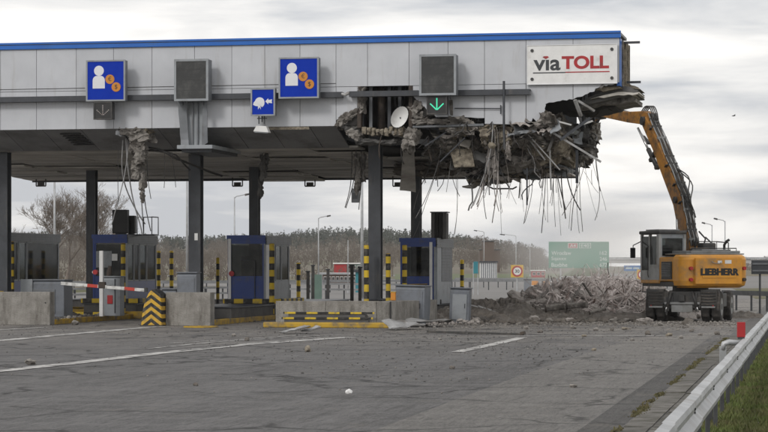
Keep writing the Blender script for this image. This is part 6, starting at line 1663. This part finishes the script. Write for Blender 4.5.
for k_ in range(4):
    x = BX-.1+.07*k_; p = P2; pts = [p+Vector((x-BX,-.55,-.35)), p+Vector((x-BX,-.62,.10)), p+Vector((x-BX,-.35,.48)), p+Vector((x-BX,.05,.52)), p+Vector((x-BX,.45,.33)), p+Vector((x-BX,1.0,.30)), P3+Vector((x-BX,-.4,.22)), P3+Vector((x-BX,.1,.12))]
    sm = []; 
    for i in range(len(pts)-1):
        for t in (0,.33,.66): 
            q0 = pts[max(i-1,0)]; q1 = pts[i]; q2 = pts[i+1]; q3 = pts[min(i+2,len(pts)-1)]
            sm.append(.5*((2*q1)+(q2-q0)*t+(2*q0-5*q1+4*q2-q3)*t*t+(3*q1-q0-3*q2+q3)*t**3))
    us(MB().tube(sm+[pts[-1]], .024, 6), 'hydraulic_hose', 'hose', smooth=True)
# low block of valves at the boom foot
us(MB().rbox((BX,.15,2.35),(.6,.35,.3)).tube([(BX-.2,.1,2.5),(BX-.2,.0,2.9),(BX-.1,.4,3.2)],.03,6).tube([(BX+.1,.1,2.5),(BX+.15,.0,2.85),(BX+.1,.4,3.1)],.03,6).tube([(BX+.25,.1,2.5),(BX+.33,-.1,2.7),(BX+.3,.3,2.9)],.03,6), 'valve_block', 'machdark')
# demolition grapple at the end of the stick
gp = us(MB().rbox(P3+Vector((0,.15,0)),(.45,.55,.5)), 'quick_coupler', 'machdark', bevel=.03)
for s_ in (-1,1):
    q = P3+Vector((s_*.05,.3,0)); gj = us(MB().prism([(q.y,q.z+s_*.05),(q.y+.5,q.z+s_*.42),(q.y+1.1,q.z+s_*.30),(q.y+1.35,q.z+s_*.02),(q.y+.95,q.z+s_*.12),(q.y+.5,q.z+s_*.14)], BX-.25, BX+.25, ax='x'), 'grapple_jaw', 'machdark', fx=True)
    us(MB().tube([q+Vector((0,-.1,s_*.2)), q+Vector((0,.45,s_*.38))], .06, 10), 'grapple_cylinder', 'boomorange', smooth=True)

# ================================================================ AIR
def volume(name, mn, mx_, dens, col, label, noise_scale=None, thr=(.45,.75), aniso=.2, falloff=False):
    c = [(a+b)/2 for a, b in zip(mn, mx_)]
    o = MB().box(mn[0]-c[0],mx_[0]-c[0],mn[1]-c[1],mx_[1]-c[1],mn[2]-c[2],mx_[2]-c[2]).build(name, None); o.location = c
    m = bpy.data.materials.new(name); m.use_nodes = True; N, L = m.node_tree.nodes, m.node_tree.links; N.clear()
    out = N.new("ShaderNodeOutputMaterial"); v = N.new("ShaderNodeVolumePrincipled"); v.inputs["Color"].default_value = c4(col); v.inputs["Density"].default_value = dens; v.inputs["Anisotropy"].default_value = aniso
    L.new(v.outputs[0], out.inputs["Volume"])
    if noise_scale:
        t = N.new("ShaderNodeTexCoord"); nz = N.new("ShaderNodeTexNoise"); nz.inputs["Scale"].default_value = noise_scale; nz.inputs["Detail"].default_value = 3
        mpn = N.new("ShaderNodeMapping"); mpn.inputs["Scale"].default_value = (1,.6,1.4); L.new(t.outputs["Object"], mpn.inputs[0]); L.new(mpn.outputs[0], nz.inputs["Vector"])
        mr = N.new("ShaderNodeMapRange"); mr.inputs[1].default_value = thr[0]; mr.inputs[2].default_value = thr[1]; L.new(nz.outputs["Fac"], mr.inputs[0])
        ln = N.new("ShaderNodeVectorMath"); ln.operation = 'LENGTH'; ms = N.new("ShaderNodeVectorMath"); ms.operation = 'DIVIDE'
        ms.inputs[1].default_value = ((mx_[0]-mn[0])/2,(mx_[1]-mn[1])/2,(mx_[2]-mn[2])/2); L.new(t.outputs["Object"], ms.inputs[0]); L.new(ms.outputs[0], ln.inputs[0])
        fo = N.new("ShaderNodeMapRange"); fo.inputs[1].default_value = .35; fo.inputs[2].default_value = 1.0; fo.inputs[3].default_value = 1; fo.inputs[4].default_value = 0; L.new(ln.outputs["Value"], fo.inputs[0])
        mu = N.new("ShaderNodeMath"); mu.operation = 'MULTIPLY'; L.new(mr.outputs[0], mu.inputs[0]); L.new(fo.outputs[0], mu.inputs[1])
        m2 = N.new("ShaderNodeMath"); m2.operation = 'MULTIPLY'; m2.inputs[1].default_value = dens; L.new(mu.outputs[0], m2.inputs[0]); L.new(m2.outputs[0], v.inputs["Density"])
    o.data.materials.append(m); o['kind'] = 'stuff'; o['label'] = label; o['category'] = 'haze'
    return o
volume('haze', (-900,-20,-3), (900,1900,45), .00011, (.97,.98,1.0), 'thin pale haze lying over the whole plaza and hills')
volume('dust', (px2(500,100),84.5,-.2), (px2(700,100),128,5.6), .052, (.97,.95,.93), 'pale demolition dust drifting behind the rubble and green sign', .22, (.30,.68))
